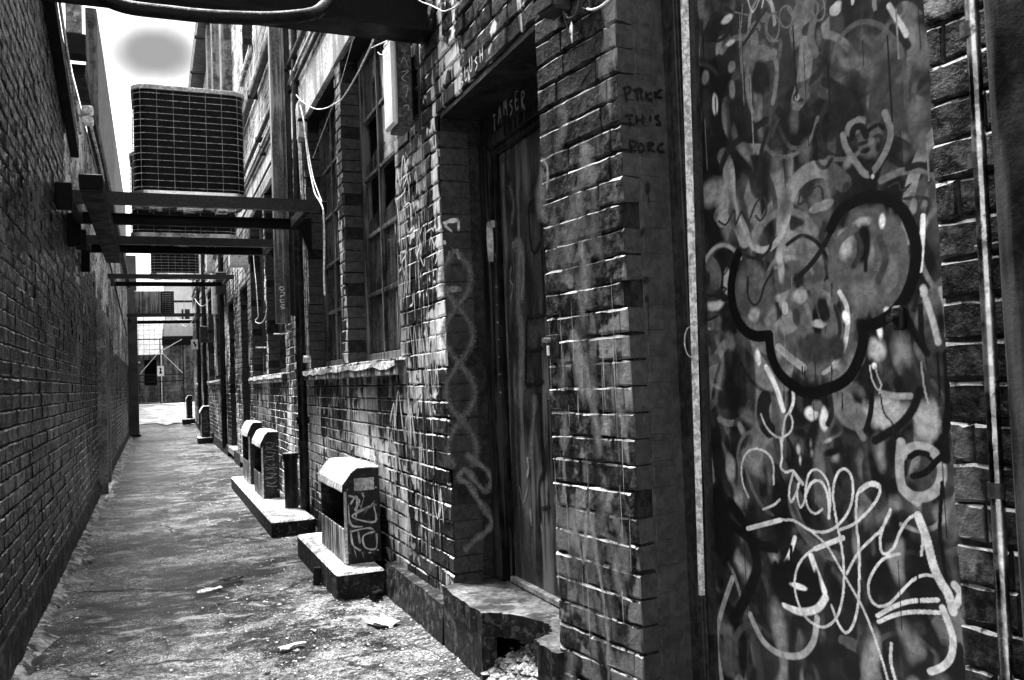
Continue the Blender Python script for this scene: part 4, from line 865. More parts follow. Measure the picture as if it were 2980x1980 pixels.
# ---- the near doorway in the main wall
a, b, c, d = DOOR1
MB().box(1.312, 1.505, 3.9612, 4.05, c+.002, d-.002).build('door_reveal', 'reveal', RB_)
MB().box(1.312, 1.60, 2.80, 3.95, d-.02, d+.0, .0).build('door_soffit', 'reveal', RB_)
fr = MB(); fr.box(1.505, 1.60, 3.86, 3.955, c, 2.395, .006); fr.box(1.535, 1.60, 3.82, 3.8605, c, 2.36, .004); fr.box(1.503, 1.60, 2.80, 3.954, 2.34, 2.398, .006); fr.box(1.525, 1.60, 2.80, 3.86, 2.315, 2.339, .004); fr.box(1.505, 1.60, 2.80, 2.87, c, 2.339, .006)
DR = fr.build('door', 'timber_dark', RB_); DR['label'] = 'grey door deep in the near doorway'
MB().box(1.515, 1.62, 2.80, 3.955, 2.40, d-.022).build('door_head_panel', 'reveal', DR)
MB().box(1.555, 1.60, 2.872, 3.818, c+.03, 2.312, .004).build('door_leaf', surf('graffitied_grey_door', .035, .4, .6, 5, bump=.15, streak=.8, streakc=.2, sscale=16, stretch=.06, wear=.5, wearc=.02, wscale=5), DR)
MB().box(1.53, 1.60, 2.87, 3.82, c+.002, c+.03, .004).build('door_threshold', 'concrete', DR)
for z in (.9, 1.75): MB().box(1.543, 1.5545, 3.30, 3.36, z-.25, z+.25, .004).build('door_strap', 'timber_dark', DR)
# broken concrete step in front of it, with rubble in the hole
st = thing('doorstep', 'broken concrete doorstep with a rubble filled hole below the near doorway', 'step', (1.4, 3.4, 0))
slab = [(1.235, 3.93), (1.222, 3.75), (1.226, 3.55), (1.23, 3.40), (1.27, 3.385), (1.325, 3.33), (1.365, 3.25), (1.40, 3.16), (1.40, 3.08), (1.375, 3.02), (1.32, 2.985), (1.275, 2.97), (1.265, 2.90), (1.28, 2.78), (1.60, 2.78), (1.60, 3.955), (1.31, 3.955)]
_R = random.Random(17); fine = []
for q in range(len(slab)):
    p0, p1 = slab[q], slab[(q+1) % len(slab)]; kn = 4 if q < 13 else 1
    for t_ in range(kn): j_ = .008 if (q < 13 and t_) else 0; fine.append((p0[0]+(p1[0]-p0[0])*t_/kn+_R.uniform(-j_, j_), p0[1]+(p1[1]-p0[1])*t_/kn+_R.uniform(-j_, j_)))
slab = fine
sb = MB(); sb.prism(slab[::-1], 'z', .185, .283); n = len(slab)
top_faces(sb); sb.build('slab', ['worn_step', 'shaded_grimy'], st)
MB().prism([(1.24, 3.95), (1.232, 3.42), (1.26, 3.40), (1.30, 3.42), (1.30, 3.95)], 'z', -.1, .184).build('support', 'render_dark', st)
MB().prism([(1.285, 2.97), (1.29, 2.79), (1.5, 2.79), (1.5, 2.97)], 'z', -.1, .184).build('support', 'render_dark', st)
MB().box(1.47, 1.6, 2.98, 3.9, -.1, .184).build('support', 'render_dark', st)
rb_ = MB(); R = random.Random(4)
def rock(mb, x, y, z, r, R):
    V = []
    for t in [(0,0,1),(1,0,.1),(.3,.95,0),(-.8,.6,-.1),(-.8,-.6,.1),(.3,-.95,0),(0,0,-.8)]:
        k = r*R.uniform(.6, 1.25); V.append((x+t[0]*k, y+t[1]*k, z+t[2]*k*.7))
    mb.add(V, [(0,1,2),(0,2,3),(0,3,4),(0,4,5),(0,5,1),(6,2,1),(6,3,2),(6,4,3),(6,5,4),(6,1,5)])
for i in range(700):
    y = R.uniform(2.96, 3.42); x = R.uniform(1.235, 1.47); z = .03+.12*(x-1.235)/.2*R.uniform(.7, 1.1); rock(rb_, x, y, z, R.uniform(.006, .026)*(1.5 if i % 19 == 0 else 1), R)
o = rb_.build('rubble', 'stone', st); o['kind'] = 'stuff'

# ---- near wall: reveal, frame, graffiti door, pipe
NREV = MB()
def nbox(mb, s0, s1, d0, d1, z0, z1, b=.004, mi=0):
    M4 = Matrix(((FN.e[0], -FN.n[0], 0, FN.o[0]), (FN.e[1], -FN.n[1], 0, FN.o[1]), (0, 0, 1, 0), (0, 0, 0, 1)))
    return mb.box(s0, s1, -d1, -d0, z0, z1, b, mi, M4)
nbox(NREV, .44, .4628, -.2, -.068, -.2, 3.2, .003); NREV.build('doorway_reveal', 'reveal_pale', RB_)
R = random.Random(8)
for i in range(-2, 40):       # painted brick ends seen in the reveal
    z = -.02 + i*.082
    m_ = MB(); nbox(m_, .42, .4645+R.uniform(0, .002), -.15-R.uniform(.0, .03), -.0705, z+R.uniform(-.002, .002), z+.071, .006); m_.build('reveal_brick', 'reveal_pale', RB_)
gd = thing('graffiti_door', 'tall flat door smothered in graffiti with a cursive pale tag', 'door', FN.p(.95, 0, -.215))
m_ = MB(); nbox(m_, .452, .535, -.30, -.195, -.1, 3.0, .004); nbox(m_, .505, .532, -.22, -.185, -.1, 3.0, .003); m_.build('door_frame', 'reveal', gd)
def slant(mb, sa0, sa1, za, sb0, sb1, zb, d0, d1):
    V = [FN.p(s, z, d) for (s, z) in ((sa0, za), (sa1, za), (sb1, zb), (sb0, zb)) for d in (d0, d1)]
    return mb.add(V, [(0,2,4,6),(1,7,5,3),(0,1,3,2),(2,3,5,4),(4,5,7,6),(6,7,1,0)])
m_ = MB(); slant(m_, .525, .5365, .55, .584, .604, 2.9, -.196, -.180); m_.build('edge_strip', surf('scraped_white_edge', .8, .35, .1, 12, bump=.3, bscale=60, wear=.35, wearc=.1, wscale=40), gd)
m_ = MB(); slant(m_, .53, .552, -.1, .60, .622, 2.9, -.2145, -.199); m_.build('edge_rail', 'steel', gd)
# the leaf: a fine grid whose vertices carry the spray paint
S0, S1, Z0, Z1, DS = .535, 1.53, .15, 2.65, .0025
ns, nzv = int((S1-S0)/DS)+1, int((Z1-Z0)/DS)+1
sg = np.linspace(S0, S1, ns); zg = np.linspace(Z0, Z1, nzv); SS, ZZ = np.meshgrid(sg, zg)
def vnoise(fx, fz, seed):
    r = np.random.default_rng(seed); gx, gz = int((S1-S0)*fx)+3, int((Z1-Z0)*fz)+3; L_ = r.random((gz, gx))
    X = (SS-S0)*fx; Z = (ZZ-Z0)*fz; i = X.astype(int); j = Z.astype(int); u = X-i; v = Z-j; u = u*u*(3-2*u); v = v*v*(3-2*v)
    return (L_[j, i]*(1-u)+L_[j, i+1]*u)*(1-v)+(L_[j+1, i]*(1-u)+L_[j+1, i+1]*u)*v
paint = .012 + .035*vnoise(9, 2.2, 1)**2 + .05*vnoise(22, 5, 2)*vnoise(6, 3, 9)
for sd, fx, fz, thr, val in ((3, 14, 5, .70, .16), (4, 20, 8, .76, .24), (5, 8, 5, .62, .006), (7, 16, 9, .68, .005)):
    m = np.clip((vnoise(fx, fz, sd)*.75+vnoise(fx*2.3, fz*2, sd+40)*.35-thr)/.09, 0, 1); paint = paint*(1-m*.8)+val*m*.8
wx8 = .11*(vnoise(6, 5, 70)-.5)+.05*(vnoise(15, 12, 71)-.5); wz8 = .13*(vnoise(5, 5, 72)-.5)+.06*(vnoise(13, 12, 73)-.5); edgeN = vnoise(40, 14, 60)*.6+vnoise(90, 30, 61)*.4; wz = .012*(vnoise(7, 7, 50)-.5); wx = .012*(vnoise(7, 7, 51)-.5)
Rd = random.Random(123); LAYERS = []
for k in range(230):           # years of older spray under the tags: smoky arcs and fades
    cs, cz, r_, a0, da = Rd.uniform(.5, 1.5), Rd.uniform(.2, 2.6), Rd.uniform(.03, .16), Rd.uniform(0, 6.28), Rd.uniform(.8, 3.6)
    el = Rd.uniform(.9, 2.2); pts = [(cs+r_*math.cos(a0+da*q/6), cz+r_*el*math.sin(a0+da*q/6)) for q in range(7)]
    sh_ = Rd.random()
    LAYERS.append(('s', Rd.choice([.004, .004, .006, .01, .02, .05, .10, .18, .28, .4]), Rd.choice([.006, .01, .016, .024, .036]), Rd.choice([.2, .3, .3, .7, .95]), Rd.uniform(.5, .95), pts))
for st_ in LAYERS + DOOR_PAINT:
    if st_[0] == 'e':
        _, val, rx, ry, soft, al, (cs, cz) = st_
        q = np.sqrt(((SS+(wx8 if soft > .55 else wx*2)-cs)/rx)**2 + ((ZZ+(wz8 if soft > .55 else wz*2)-cz)/ry)**2); m = np.clip((1-q+.5*(edgeN-.5))/max(soft, .03), 0, 1)*al
    else:
        _, val, hw, soft, al, pts = st_
        P = np.array(catmull(pts, 5) if len(pts) > 2 else pts, float)
        pad = hw*1.4+.01; lo = P.min(0)-pad; hi = P.max(0)+pad
        j0, j1 = np.searchsorted(zg, lo[1]), np.searchsorted(zg, hi[1]); i0, i1 = np.searchsorted(sg, lo[0]), np.searchsorted(sg, hi[0])
        if j1 <= j0 or i1 <= i0: continue
        sx = SS[j0:j1, i0:i1]+wx[j0:j1, i0:i1]*.25; sz = ZZ[j0:j1, i0:i1]+wz[j0:j1, i0:i1]*.25; dm = np.full(sx.shape, 9.0)
        for k in range(len(P)-1):
            d_ = P[k+1]-P[k]; L2 = d_@d_+1e-12; t = np.clip(((sx-P[k][0])*d_[0]+(sz-P[k][1])*d_[1])/L2, 0, 1)
            dm = np.minimum(dm, np.hypot(sx-P[k][0]-t*d_[0], sz-P[k][1]-t*d_[1]))
        mm = np.clip((hw*(1+soft*.5)-dm)/(hw*max(soft, .12)), 0, 1); mm = mm*mm*(3-2*mm)*al
        paint[j0:j1, i0:i1] = paint[j0:j1, i0:i1]*(1-mm)+val*mm; continue
    m = m*m*(3-2*m); paint = paint*(1-m)+val*m
Rn = np.random.default_rng(77)
for k in range(34):           # runs of wet paint
    i = Rn.integers(0, ns); j = Rn.integers(200, nzv-60); ln = Rn.integers(25, 110); v = Rn.choice([.006, .006, .006, .2]); paint[max(0, j-ln):j, i:i+Rn.integers(1, 3)] = v
paint = np.clip(paint*(.9+.2*Rn.random(paint.shape)), .003, .95)
e3 = np.array([FN.e[0], FN.e[1], 0]); n3 = np.array([FN.n[0], FN.n[1], 0])
VV = np.array([FN.o[0], FN.o[1], 0]) + SS.ravel()[:, None]*e3 + n3*(-.215) + ZZ.ravel()[:, None]*np.array([0, 0, 1.0])
idx = np.arange(ns*nzv).reshape(nzv, ns); FF = np.stack([idx[:-1, :-1].ravel(), idx[1:, :-1].ravel(), idx[1:, 1:].ravel(), idx[:-1, 1:].ravel()], 1)
me = bpy.data.meshes.new('door_leaf'); me.vertices.add(len(VV)); me.vertices.foreach_set('co', VV.ravel()); nf = len(FF)
me.loops.add(nf*4); me.loops.foreach_set('vertex_index', FF.ravel()); me.polygons.add(nf); me.polygons.foreach_set('loop_start', np.arange(nf)*4); me.polygons.foreach_set('loop_total', np.full(nf, 4))
me.update(calc_edges=True); me.attributes.new('val', 'FLOAT', 'POINT').data.foreach_set('value', paint.ravel().astype(np.float32))
link_mesh('door_leaf', me, 'door_paint', gd)
m_ = MB(); nbox(m_, .54, 1.53, -.26, -.2165, -.05, 2.95, 0); m_.build('door_core', 'timber_dark', gd)
m_ = MB(); m_.tube([FN.p(.555+.028*math.cos(t), 1.335+.047*math.sin(t), -.17) for t in np.linspace(0, 2*math.pi, 28)], .0022, 6); m_.build('pull_ring', 'galv', gd)
m_ = MB(); nbox(m_, 1.245, 1.275, -.214, -.19, 1.325, 1.385, .006); m_.tube([FN.p(1.26, 1.355, -.2), FN.p(1.26, 1.355, -.165)], .01); m_.build('lock', 'iron', gd)
pp = thing('drainpipe', 'scuffed pale drainpipe beside the graffiti door at the right picture edge', 'pipe', FN.p(1.62, 0, .03))
m_ = MB(); m_.tube([FN.p(1.602, -.1, .028), FN.p(1.617, 1.3, .028), FN.p(1.635, 3.4, .028)], .013, 14); m_.build('pipe_run', surf('worn_chrome_pipe', .3, .22, .5, 9, metal=1.0, bump=.15, bscale=30, wear=.8, wearc=.05, wscale=14), pp)
for z in (.98, 1.62, 1.88): m_ = MB(); m_.tube([FN.p(1.612, z, .028), FN.p(1.613, z+.03, .028)], .0155, 14); m_.build('coupling', 'steel', pp)
for z in (.7, 1.46): m_ = MB(); nbox(m_, 1.585, 1.65, .006, .012, z, z+.014, .003); m_.build('pipe_clip', 'steel', pp)
fl = MB(); nbox(fl, 1.655, 1.95, .002, .05, -.1, 3.6, .006); simple('metal_cabinet', 'dark metal cabinet side at the extreme right edge behind the drainpipe', 'cabinet', fl, surf('scuffed_dark_metal', .006, .4, .5, 6, bump=.2, streak=.5, streakc=.1, sscale=12))

# ---- graffiti skins
P_ = WALL_PAINT
GL = {'B': [[(0, 0), (0, 1), (.6, .85), (.1, .52), (.7, .25), (0, 0)]], 'L': [[(0, 1), (0, 0), (.6, .05)]], 'U': [[(0, 1), (.05, .1), (.5, .05), (.6, 1)]], 'S': [[(.6, .95), (.1, .8), (.55, .4), (0, .05)]], 'H': [[(0, 1), (0, 0)], [(.6, 1), (.6, 0)], [(0, .5), (.6, .5)]], 'T': [[(0, 1), (.8, .95)], [(.4, 1), (.35, -.2)]], 'A': [[(0, 0), (.35, 1), (.7, -.1)], [(.1, .35), (.6, .4)]], 'M': [[(0, 0), (.1, 1), (.35, .4), (.6, 1), (.7, -.1)]], 'E': [[(.6, 1), (0, .9), (0, 0), (.6, .05)], [(0, .5), (.5, .5)]], 'R': [[(0, 0), (0, 1), (.6, .8), (.05, .5), (.65, -.2)]]}
def word(txt, u0, u1, z, h, val, w):
    st = (u1-u0)/len(txt); return [(val, w, .22, 1.0, [(u0+(i+.1+.75*a)*st, z+b*h+.008*((i*37) % 5-2)) for a, b in q]) for i, c_ in enumerate(txt) for q in GL[c_]]
P_['main'] += word('BLUSH', 3.60, 3.28, 2.555, .06, .6, .009)
P_['dhead'] = word('TAMSER', 3.78, 3.36, 2.425, .075, .5, .009)
R = random.Random(15)
for k in range(230):              # more scrawls over the lower wall
    y = R.uniform(3.98, 8.0) if k < 140 else R.uniform(8, 13) if k < 195 else R.uniform(13, 24); z = R.uniform(.3, 2.4); w = R.uniform(.10, .34); h = R.uniform(.12, .4)
    if any(o[0]-w < y < o[1]+.05 and z+h > o[2]-.1 and z < o[3] for o in OPM): continue
    pts = []; n = R.randint(4, 9)
    for i in range(n): pts.append((round(y+w*i/n+R.uniform(-.04, .04), 3), round(z+(h if i % 2 else 0)*R.uniform(.5, 1)+R.uniform(-.03, .03), 3)))
    P_['main'].append((R.choice([.85, .75, .6, .9, .01]), R.uniform(.006, .02), R.choice([.25, .3, .6, .9]), R.uniform(.5, .95), pts))
for k in range(620):             # drips
    y = R.uniform(3.98, 9) if k % 4 else R.uniform(9, 20); z = R.uniform(.5, 2.4); l = R.uniform(.06, .4)
    if any(o[0]-.03 < y < o[1]+.03 and z > o[2]-.02 and z-l < o[3] for o in OPM): continue
    P_.setdefault('drips', []).append((R.choice([.85, .7, .5]), R.uniform(.004, .012), .35, R.uniform(.35, .9), [(y, z), (y+R.uniform(-.006, .006), z-l)]))
strokes('graffiti_stroke', P_['main'], FM.p, RB_, .006); ribbons('paint_drips', P_['drips'], FM.p, RB_, .018)
strokes('graffiti_stroke', P_['drev'], lambda u, z, d: (u, 3.9612-d, z), RB_, .002)
strokes('graffiti_stroke', P_['leaf'], lambda u, z, d: (1.555-d, u, z), DR, .002)
strokes('graffiti_stroke', P_['dhead'], lambda u, z, d: (1.515-d, u, z), RB_, .002)
strokes('graffiti_stroke', P_['nrev'], lambda u, z, d: FN.p(.4665+d, z, -u), RB_, .002)
jam = [(.7, .026, .2, 1, [(3.955, 1.97), (3.955, 1.80)])]
P_['near'] = []
P_['drev'] += [(.8, .04, .12, 1, [(1.482, 2.0), (1.484, 1.79)]), (.75, .012, .2, 1, [(1.475, 1.80), (1.476, 1.755)]), (.75, .010, .2, 1, [(1.494, 1.80), (1.494, 1.765)])]
for k in range(60):
    s = R.uniform(.02, .38); z = R.uniform(.3, 2.2); P_['near'].append((R.choice([.3, .22, .4, .012, .02]), R.uniform(.05, .11), .95, R.uniform(.2, .5), [(s, z), (s+R.uniform(-.03, .04), z-R.uniform(.02, .06)), (s+R.uniform(-.06, .08), z-R.uniform(.1, .22))]))
for k in range(40):
    s = R.uniform(.02, .45); z = R.uniform(.5, 1.6); P_['near'].append((R.choice([.4, .5, .01, .01]), R.uniform(.0025, .005), .25, .8, [(s, z), (s+R.uniform(-.004, .004), z-R.uniform(.05, .3))]))
P_['near'] += [(.32, .03, .8, .7, [(.12, .80), (.18, .62), (.22, .80), (.27, .60), (.30, .42), (.29, .30)]), (.3, .02, .7, .7, [(.02, 2.02), (.06, 1.98), (.05, 1.90)])]
strokes('graffiti_stroke', P_['near'][:60]+P_['near'][-2:], FN.p, RB_, .006); ribbons('paint_drips', P_['near'][60:-2], FN.p, RB_, .010)
ribbons('graffiti', [(.75, .03, .15, 1, [(1.508, 1.995), (1.508, 1.80)]), (.6, .03, .15, .9, [(1.508, 1.985), (1.60, 1.985)]), (.5, .022, .2, .9, [(1.60, 1.99), (1.60, 1.87), (1.53, 1.83)]), (.45, .02, .2, .9, [(1.56, 1.85), (1.54, 1.76)])] + [(.4, .005, .2, .9, [(1.535+.012*math.sin(i*2.1), 1.74-i*.028), (1.55-.012*math.sin(i*1.7), 1.725-i*.028), (1.535, 1.715-i*.028)]) for i in range(22)], lambda u, z, d: (u, 3.858-d, z), DR, .002)

# ------------------------------------------------------------------ left building
LB = thing('brick_building', 'low dark brick building with a smooth cement foot along the left side', 'building', (-.6, 4, 0))
LD = (11.35, 12.9, 0, 2.24)
ZL = 4.0
def left_kind(z, u, fr):          # reflected light painted into the higher, farther bricks
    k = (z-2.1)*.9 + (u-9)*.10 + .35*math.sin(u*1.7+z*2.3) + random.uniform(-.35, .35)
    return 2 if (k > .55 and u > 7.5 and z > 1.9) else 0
emit_bricks(lay(FL, 2.6, 26.0, .215, ZL, .075, [LD], mix=.75, seed=5), LB, left_kind, ['brick_left', 'left_ledge', 'brick_left_lit', 'brick_left_lit'])
wall_core(FL, 1.0, 40, -.1, ZL, [LD], .3, ['mortar'], 'mortar_bed', LB)
MB().box(-5, -.92, 1, 40, -.1, ZL).build('wall', 'black', LB)
MB().box(-5.0, -.60, 1, 40, ZL+.001, ZL+.07, .01).build('roof_edge', 'steel', LB)
sk = MB(); R = random.Random(2); ysk = np.concatenate([np.linspace(1, LD[0]-.05, 60), np.linspace(LD[1]+.06, 26, 60)])
m = len(ysk); top = [(-.588+R.uniform(-.003, .003), y, .213+R.uniform(-.01, .012)) for y in ysk]; bot = [(-.578+R.uniform(-.006, .006), y, -.05) for y in ysk]; bk = [(-.615, y, .222) for y in ysk]
sk.add(top+bot+bk, [(i+1, i, m+i, m+i+1) for i in range(m-1) if i != 59] + [(2*m+i+1, 2*m+i, i, i+1) for i in range(m-1) if i != 59]); sk.build('cement_skirting', 'render_dark', LB)
ld = MB(); ld.box(-.66, -.505, LD[0]+.003, LD[0]+.09, .02, 2.19, .006); ld.box(-.66, -.53, LD[1]-.09, LD[1]-.003, .02, 2.19, .006); ld.box(-.66, -.525, LD[0]+.091, LD[1]-.091, 2.13, 2.236, .006)
ldo = ld.build('door', surf('grey_door_casing', .2, .5, .4, 3, bump=.2, bscale=40, streak=.5, streakc=.3, sscale=20, stretch=.03), LB)
MB().box(-.66, -.62, LD[0]+.092, LD[1]-.092, .03, 2.128, .004).build('door_leaf', 'steel_grey', ldo)
MB().tube([(-.62, LD[1]-.2, 1.05), (-.57, LD[1]-.2, 1.05), (-.57, LD[1]-.32, 1.05)], .012).build('door_handle', 'galv', ldo)
MB().box(-.62, -.50, LD[0]-.4, LD[1]+.1, -.02, .05, .01).build('doorstep', 'concrete_pale', ldo)
gu = MB(); gu.prism([(-.575, 3.98), (-.485, 3.98), (-.475, 4.07), (-.59, 4.07)], 'y', 8.17, 25); simple('roof_gutter', 'black steel gutter running along the top of the left wall', 'gutter', gu, 'steel_black')
# slanting cable duct on the left wall
dk = thing('cable_duct', 'black slanting cable duct fixed high on the left brick wall', 'duct', (-.58, 7, 3.5))
mb = MB(); V = []
for (y, z) in ((5.5, 3.93), (8.0, 3.215)):
    for dx, dz in ((0, 0), (.065, 0), (.065, .13), (0, .13)): V.append((-.595+dx, y, z+dz))
mb.add(V, [(0,1,5,4),(1,2,6,5),(2,3,7,6),(3,0,4,7),(0,3,2,1),(4,5,6,7)]); mb.build('duct_body', 'steel_black', dk)
mb = MB(); mb.tube([(-.52, 6.3, 3.86), (-.52, 8.0, 3.42)], .010); mb.build('edge_conduit', 'galv', dk)
# pale post above the gutter
ps = thing('hanging_post', 'square post with pale scrawled upper face above the left gutter', 'post', (-.56, 8, 4.1))
MB().box(-.615, -.495, 8.0, 8.12, 4.275, 5.6, .004).build('pale_post', surf('scrawled_pale_post', .16, .5, .5, 12, bump=.1, wear=.9, wearc=.4, wscale=14), ps)
MB().box(-.618, -.465, 7.99, 8.16, 4.09, 4.273, .006).build('post_shoe', 'steel_black', ps)
wl = thing('wall_lamp', 'small twin headed lamp on a bent pipe on the left wall', 'lamp', (-.58, 8.9, 3.7))
MB().tube([(-.60, 8.7, 3.78), (-.50, 8.75, 3.78), (-.48, 8.8, 3.72), (-.48, 11.0, 3.70), (-.56, 11.2, 3.60)], .014, 8, sm=4).build('pipe_arm', 'galv', wl)
for z in (3.72, 3.82): MB().box(-.545, -.45, 8.6, 8.72, z-.035, z+.03, .012).build('lamp_head', 'white_metal', wl)
for z, x in ((3.2, -.56), (2.86, -.57)):
    pass
mb = MB(); mb.tube([(-.575, 13.2, 3.35), (-.575, 19, 2.95), (-.575, 24, 2.65)], .014, 6); simple('sagging_conduit', 'thin dark conduit sloping down along the far left wall', 'conduit', mb, 'steel_black')
# tall bare party wall behind
tw = thing('party_wall', 'tall bare brick party wall rising behind the left gutter', 'wall', (-1.6, 32, 0))
MB().box(-1.85, -1.5, 31.8, 66, 0, 14.2, .01).build('wall', 'party_brick', tw)
R = random.Random(12); mbk = MB()
for i in range(150):
    z = 3.5 + i*.083 - .0
    if z > 14.1: break
    y = 31.8 - (.1 if i % 2 else 0)
    while y < 46:
        l = .23; mbk.box(-1.52, -1.494+R.uniform(-.002, .002), max(y, 31.805), y+l, z, z+.072); y += .241
    for x in (-1.84, -1.61) if i % 2 else (-1.84, -1.73, -1.62): mbk.box(x, x+.10 if not i % 2 else x+.22 if x < -1.7 else -1.505, 31.79+R.uniform(-.002, .002), 31.82, z, z+.072)
o = mbk.build('brickwork', 'party_brick', tw); o['kind'] = 'stuff'

# ------------------------------------------------------------------ far end
gy = 40.0
gate = thing('mesh_gate', 'tall barred metal gate with crossed braces closing the far end', 'gate', (.3, gy, .64))
mb = MB(); t = .04
for x in (-.58, .32, 1.24): mb.box(x-t/2, x+t/2, gy-.02, gy+.02, .66, 3.45, .004)
for z in (.70, 1.62, 1.9, 3.43): mb.box(-.56, 1.22, gy-.018, gy+.018, z-t/2, z+t/2, .003)
mb.build('gate_frame', 'steel_black', gate)
for p0, p1 in (((-.5, 1.95), (.30, 2.9)), ((1.2, 1.95), (.34, 2.9)), ((.34, 2.9), (1.2, 3.4))): MB().tube([(p0[0], gy-.03, p0[1]), (p1[0], gy-.03, p1[1])], .018, 6).build('brace', 'pale_metal', gate)
mb = MB()
for x in np.arange(-.52, 1.22, .1): mb.tube([(x, gy, .7), (x, gy, 1.9)], .006, 4)
for z in np.arange(.85, 1.9, .15): mb.tube([(-.56, gy-.01, z), (1.22, gy-.01, z)], .006, 4)
o = mb.build('wire_mesh', 'steel', gate)
sg_ = MB(); sg_.box(.19, .46, gy-.055, gy-.042, 1.84, 2.27, .003)
so_ = simple('notice_board', 'small white notice with a dark figure hung on the far gate', 'sign', sg_, 'white_metal')
MB().prism([(.27, 1.95), (.36, 1.93), (.38, 2.03), (.33, 2.07), (.37, 2.13), (.34, 2.2), (.28, 2.18), (.30, 2.08)], 'y', gy-.0585, gy-.0555).build('notice_print', 'black', so_)
n2 = MB(); n2.box(1.02, 1.20, 25.9, 25.93, 2.35, 2.62, .003); n2o = simple('notice_plate', 'small white plate with a black diagonal stroke hanging among the cables', 'sign', n2, 'white_metal')
MB().prism([(1.06, 2.55), (1.10, 2.58), (1.17, 2.45), (1.13, 2.42)], 'y', 25.895, 25.8985).build('plate_print', 'black', n2o)
fb = thing('rear_building', 'low dark brick outbuilding with pale tiled roof beyond the gate', 'building', (-1, 46, .6))
MB().box(-4, .35, 46, 50, 0, 3.0, .01).build('wall', 'far_brick', fb)
MB().box(-.35, .2, 45.96, 45.995, 1.5, 2.75).build('window', 'black', fb)
R = random.Random(6)
for r in range(15):
    for c in range(17):
        x = -3.6 + c*.25 - .0; y = 45.8 + r*.22; z = 3.0 + r*.255
        m_ = MB(); m_.add([(x, y, z), (x+.235, y, z), (x+.235, y+.24, z+.26), (x, y+.24, z+.26), (x, y+.01, z-.035), (x+.235, y+.01, z-.035)], [(0,1,2,3),(4,5,1,0)]); m_.build('roof_tile', 'roof', fb)
MB().add([(-3.7, 45.85, 2.99), (.66, 45.85, 2.99), (.66, 49.2, 6.85), (-3.7, 49.2, 6.85)], [(0,1,2,3)]).build('roof_deck', 'steel', fb)
fc = thing('rear_building', 'light streaked brick block with a canopy beyond the right of the gate', 'building', (2, 45, .6))
MB().box(.5, 6, 44.5, 52, 0, 4.2, .01).build('wall', 'far_brick', fc)
MB().box(.45, 6, 43.4, 44.6, 3.35, 3.75, .02).build('canopy', 'steel_black', fc)
MB().box(.52, 6, 44.45, 44.55, 3.76, 4.6, .01).build('parapet', 'far_white', fc)
for x in np.arange(.6, 2.6, .28): MB().box(x, x+.05, 44.3, 44.36, 4.2, 5.4).build('baluster', 'far_white', fc)
MB().box(.5, 3, 44.28, 44.38, 5.4, 5.5).build('rail', 'steel', fc)
fd = thing('distant_building', 'bright pale rendered building standing far beyond the alley end', 'building', (0, 62, 0))
MB().box(-6, 8, 62, 70, 0, 8.4, .01).build('wall', 'far_white', fd)
for x in (-1.5, .2, 1.9):
    w_ = MB().box(x, x+.5, 61.95, 61.99, 5.2, 6.6).build('window', 'glass', fd); MB().box(x-.05, x+.55, 61.9, 61.98, 5.1, 5.19).build('sill', 'far_white', w_)
for x0, x1 in ((-30, -1.9), (1.74, 30)):
    ew = MB(); ew.box(x0, x1, 41.5, 42.0, 0, 2.8, .01); simple('yard_wall', 'dark brick yard wall beside the far gate on the %s' % ('left' if x0 < -2 else 'right'), 'wall', ew, 'far_brick')
cp = MB(); cp.box(-.62, -.36, 26.0, 26.3, 0, 5.0, .01)
sp_ = thing('steel_column', 'grey steel column standing against the far left wall', 'column', (-.49, 26.15, 0)); cp.build('column_shaft', surf('column_paint', .075, .45, .3, 3, bump=.08), sp_)
MB().box(-.66, -.32, 25.95, 26.35, -.01, .05, .006).build('base_plate', 'steel_black', sp_)
MB().box(-.359, -.30, 26.05, 26.1, 2.0, 2.04, .004).build('latch', 'galv', sp_)

# ================================================================== OVERHEAD: frames, air conditioners
def support_frame(lab, y0, y1, z, h, xl, xr, posts=True):
    t = thing('support_frame', lab, 'steel frame', ((xl+xr)/2, y0, z), 'steel frames bridging the alley')
    mb = MB(); mb.prism([(y0, z), (y0+.045, z), (y0+.045, z+.008), (y0+.008, z+.008), (y0+.008, z+h-.008), (y0+.045, z+h-.008), (y0+.045, z+h), (y0, z+h)], 'x', xl, xr); mb.build('cross_beam', 'steel', t)
    mb = MB(); mb.prism([(y1, z), (y1+.05, z), (y1+.05, z+h), (y1, z+h), (y1, z+h-.01), (y1+.04, z+h-.01), (y1+.04, z+.01), (y1, z+.01)], 'x', xl, xr-.04); mb.build('cross_beam', 'steel_black', t)
    for x in (xl+.02, xr-.11): MB().box(x, x+.05, y0+.046, y1-.001, z+.004, z+h-.004, .003).build('side_rail', 'steel_black', t)
    if posts:
        MB().box(-.60, xl+.06, y0-.06, y0-.001, z-.06, z+h+.04, .006).build('wall_bracket', 'steel_black', t)
        MB().box(-.60, xl+.05, y1+.051, y1+.10, z-.18, z+h, .006).build('wall_bracket', 'steel_black', t)
        mb = MB(); mb.prism([(xr-.08, z+h), (1.305, z+h), (1.305, z-.26)], 'y', y1-.04, y1-.005); mb.build('gusset', 'steel_black', t)
        MB().box(xr-.02, 1.305, y0+.05, y0+.09, z, z+h, .003).build('wall_bracket', 'steel_black', t)
    return t
support_frame('nearest steel frame under the big air conditioner, its front beam grey', 6.80, 7.62, 2.60, .09, -.555, 1.24)
support_frame('second steel frame behind the nearest one', 8.50, 9.02, 2.575, .075, -.575, 1.16)
support_frame('third steel frame, of two thin dark beams', 14.0, 15.0, 2.92, .07, -.58, 1.2, False)
support_frame('farthest steel frame, resting on the grey column', 24.4, 26.9, 3.16, .09, -.58, 1.25, False)
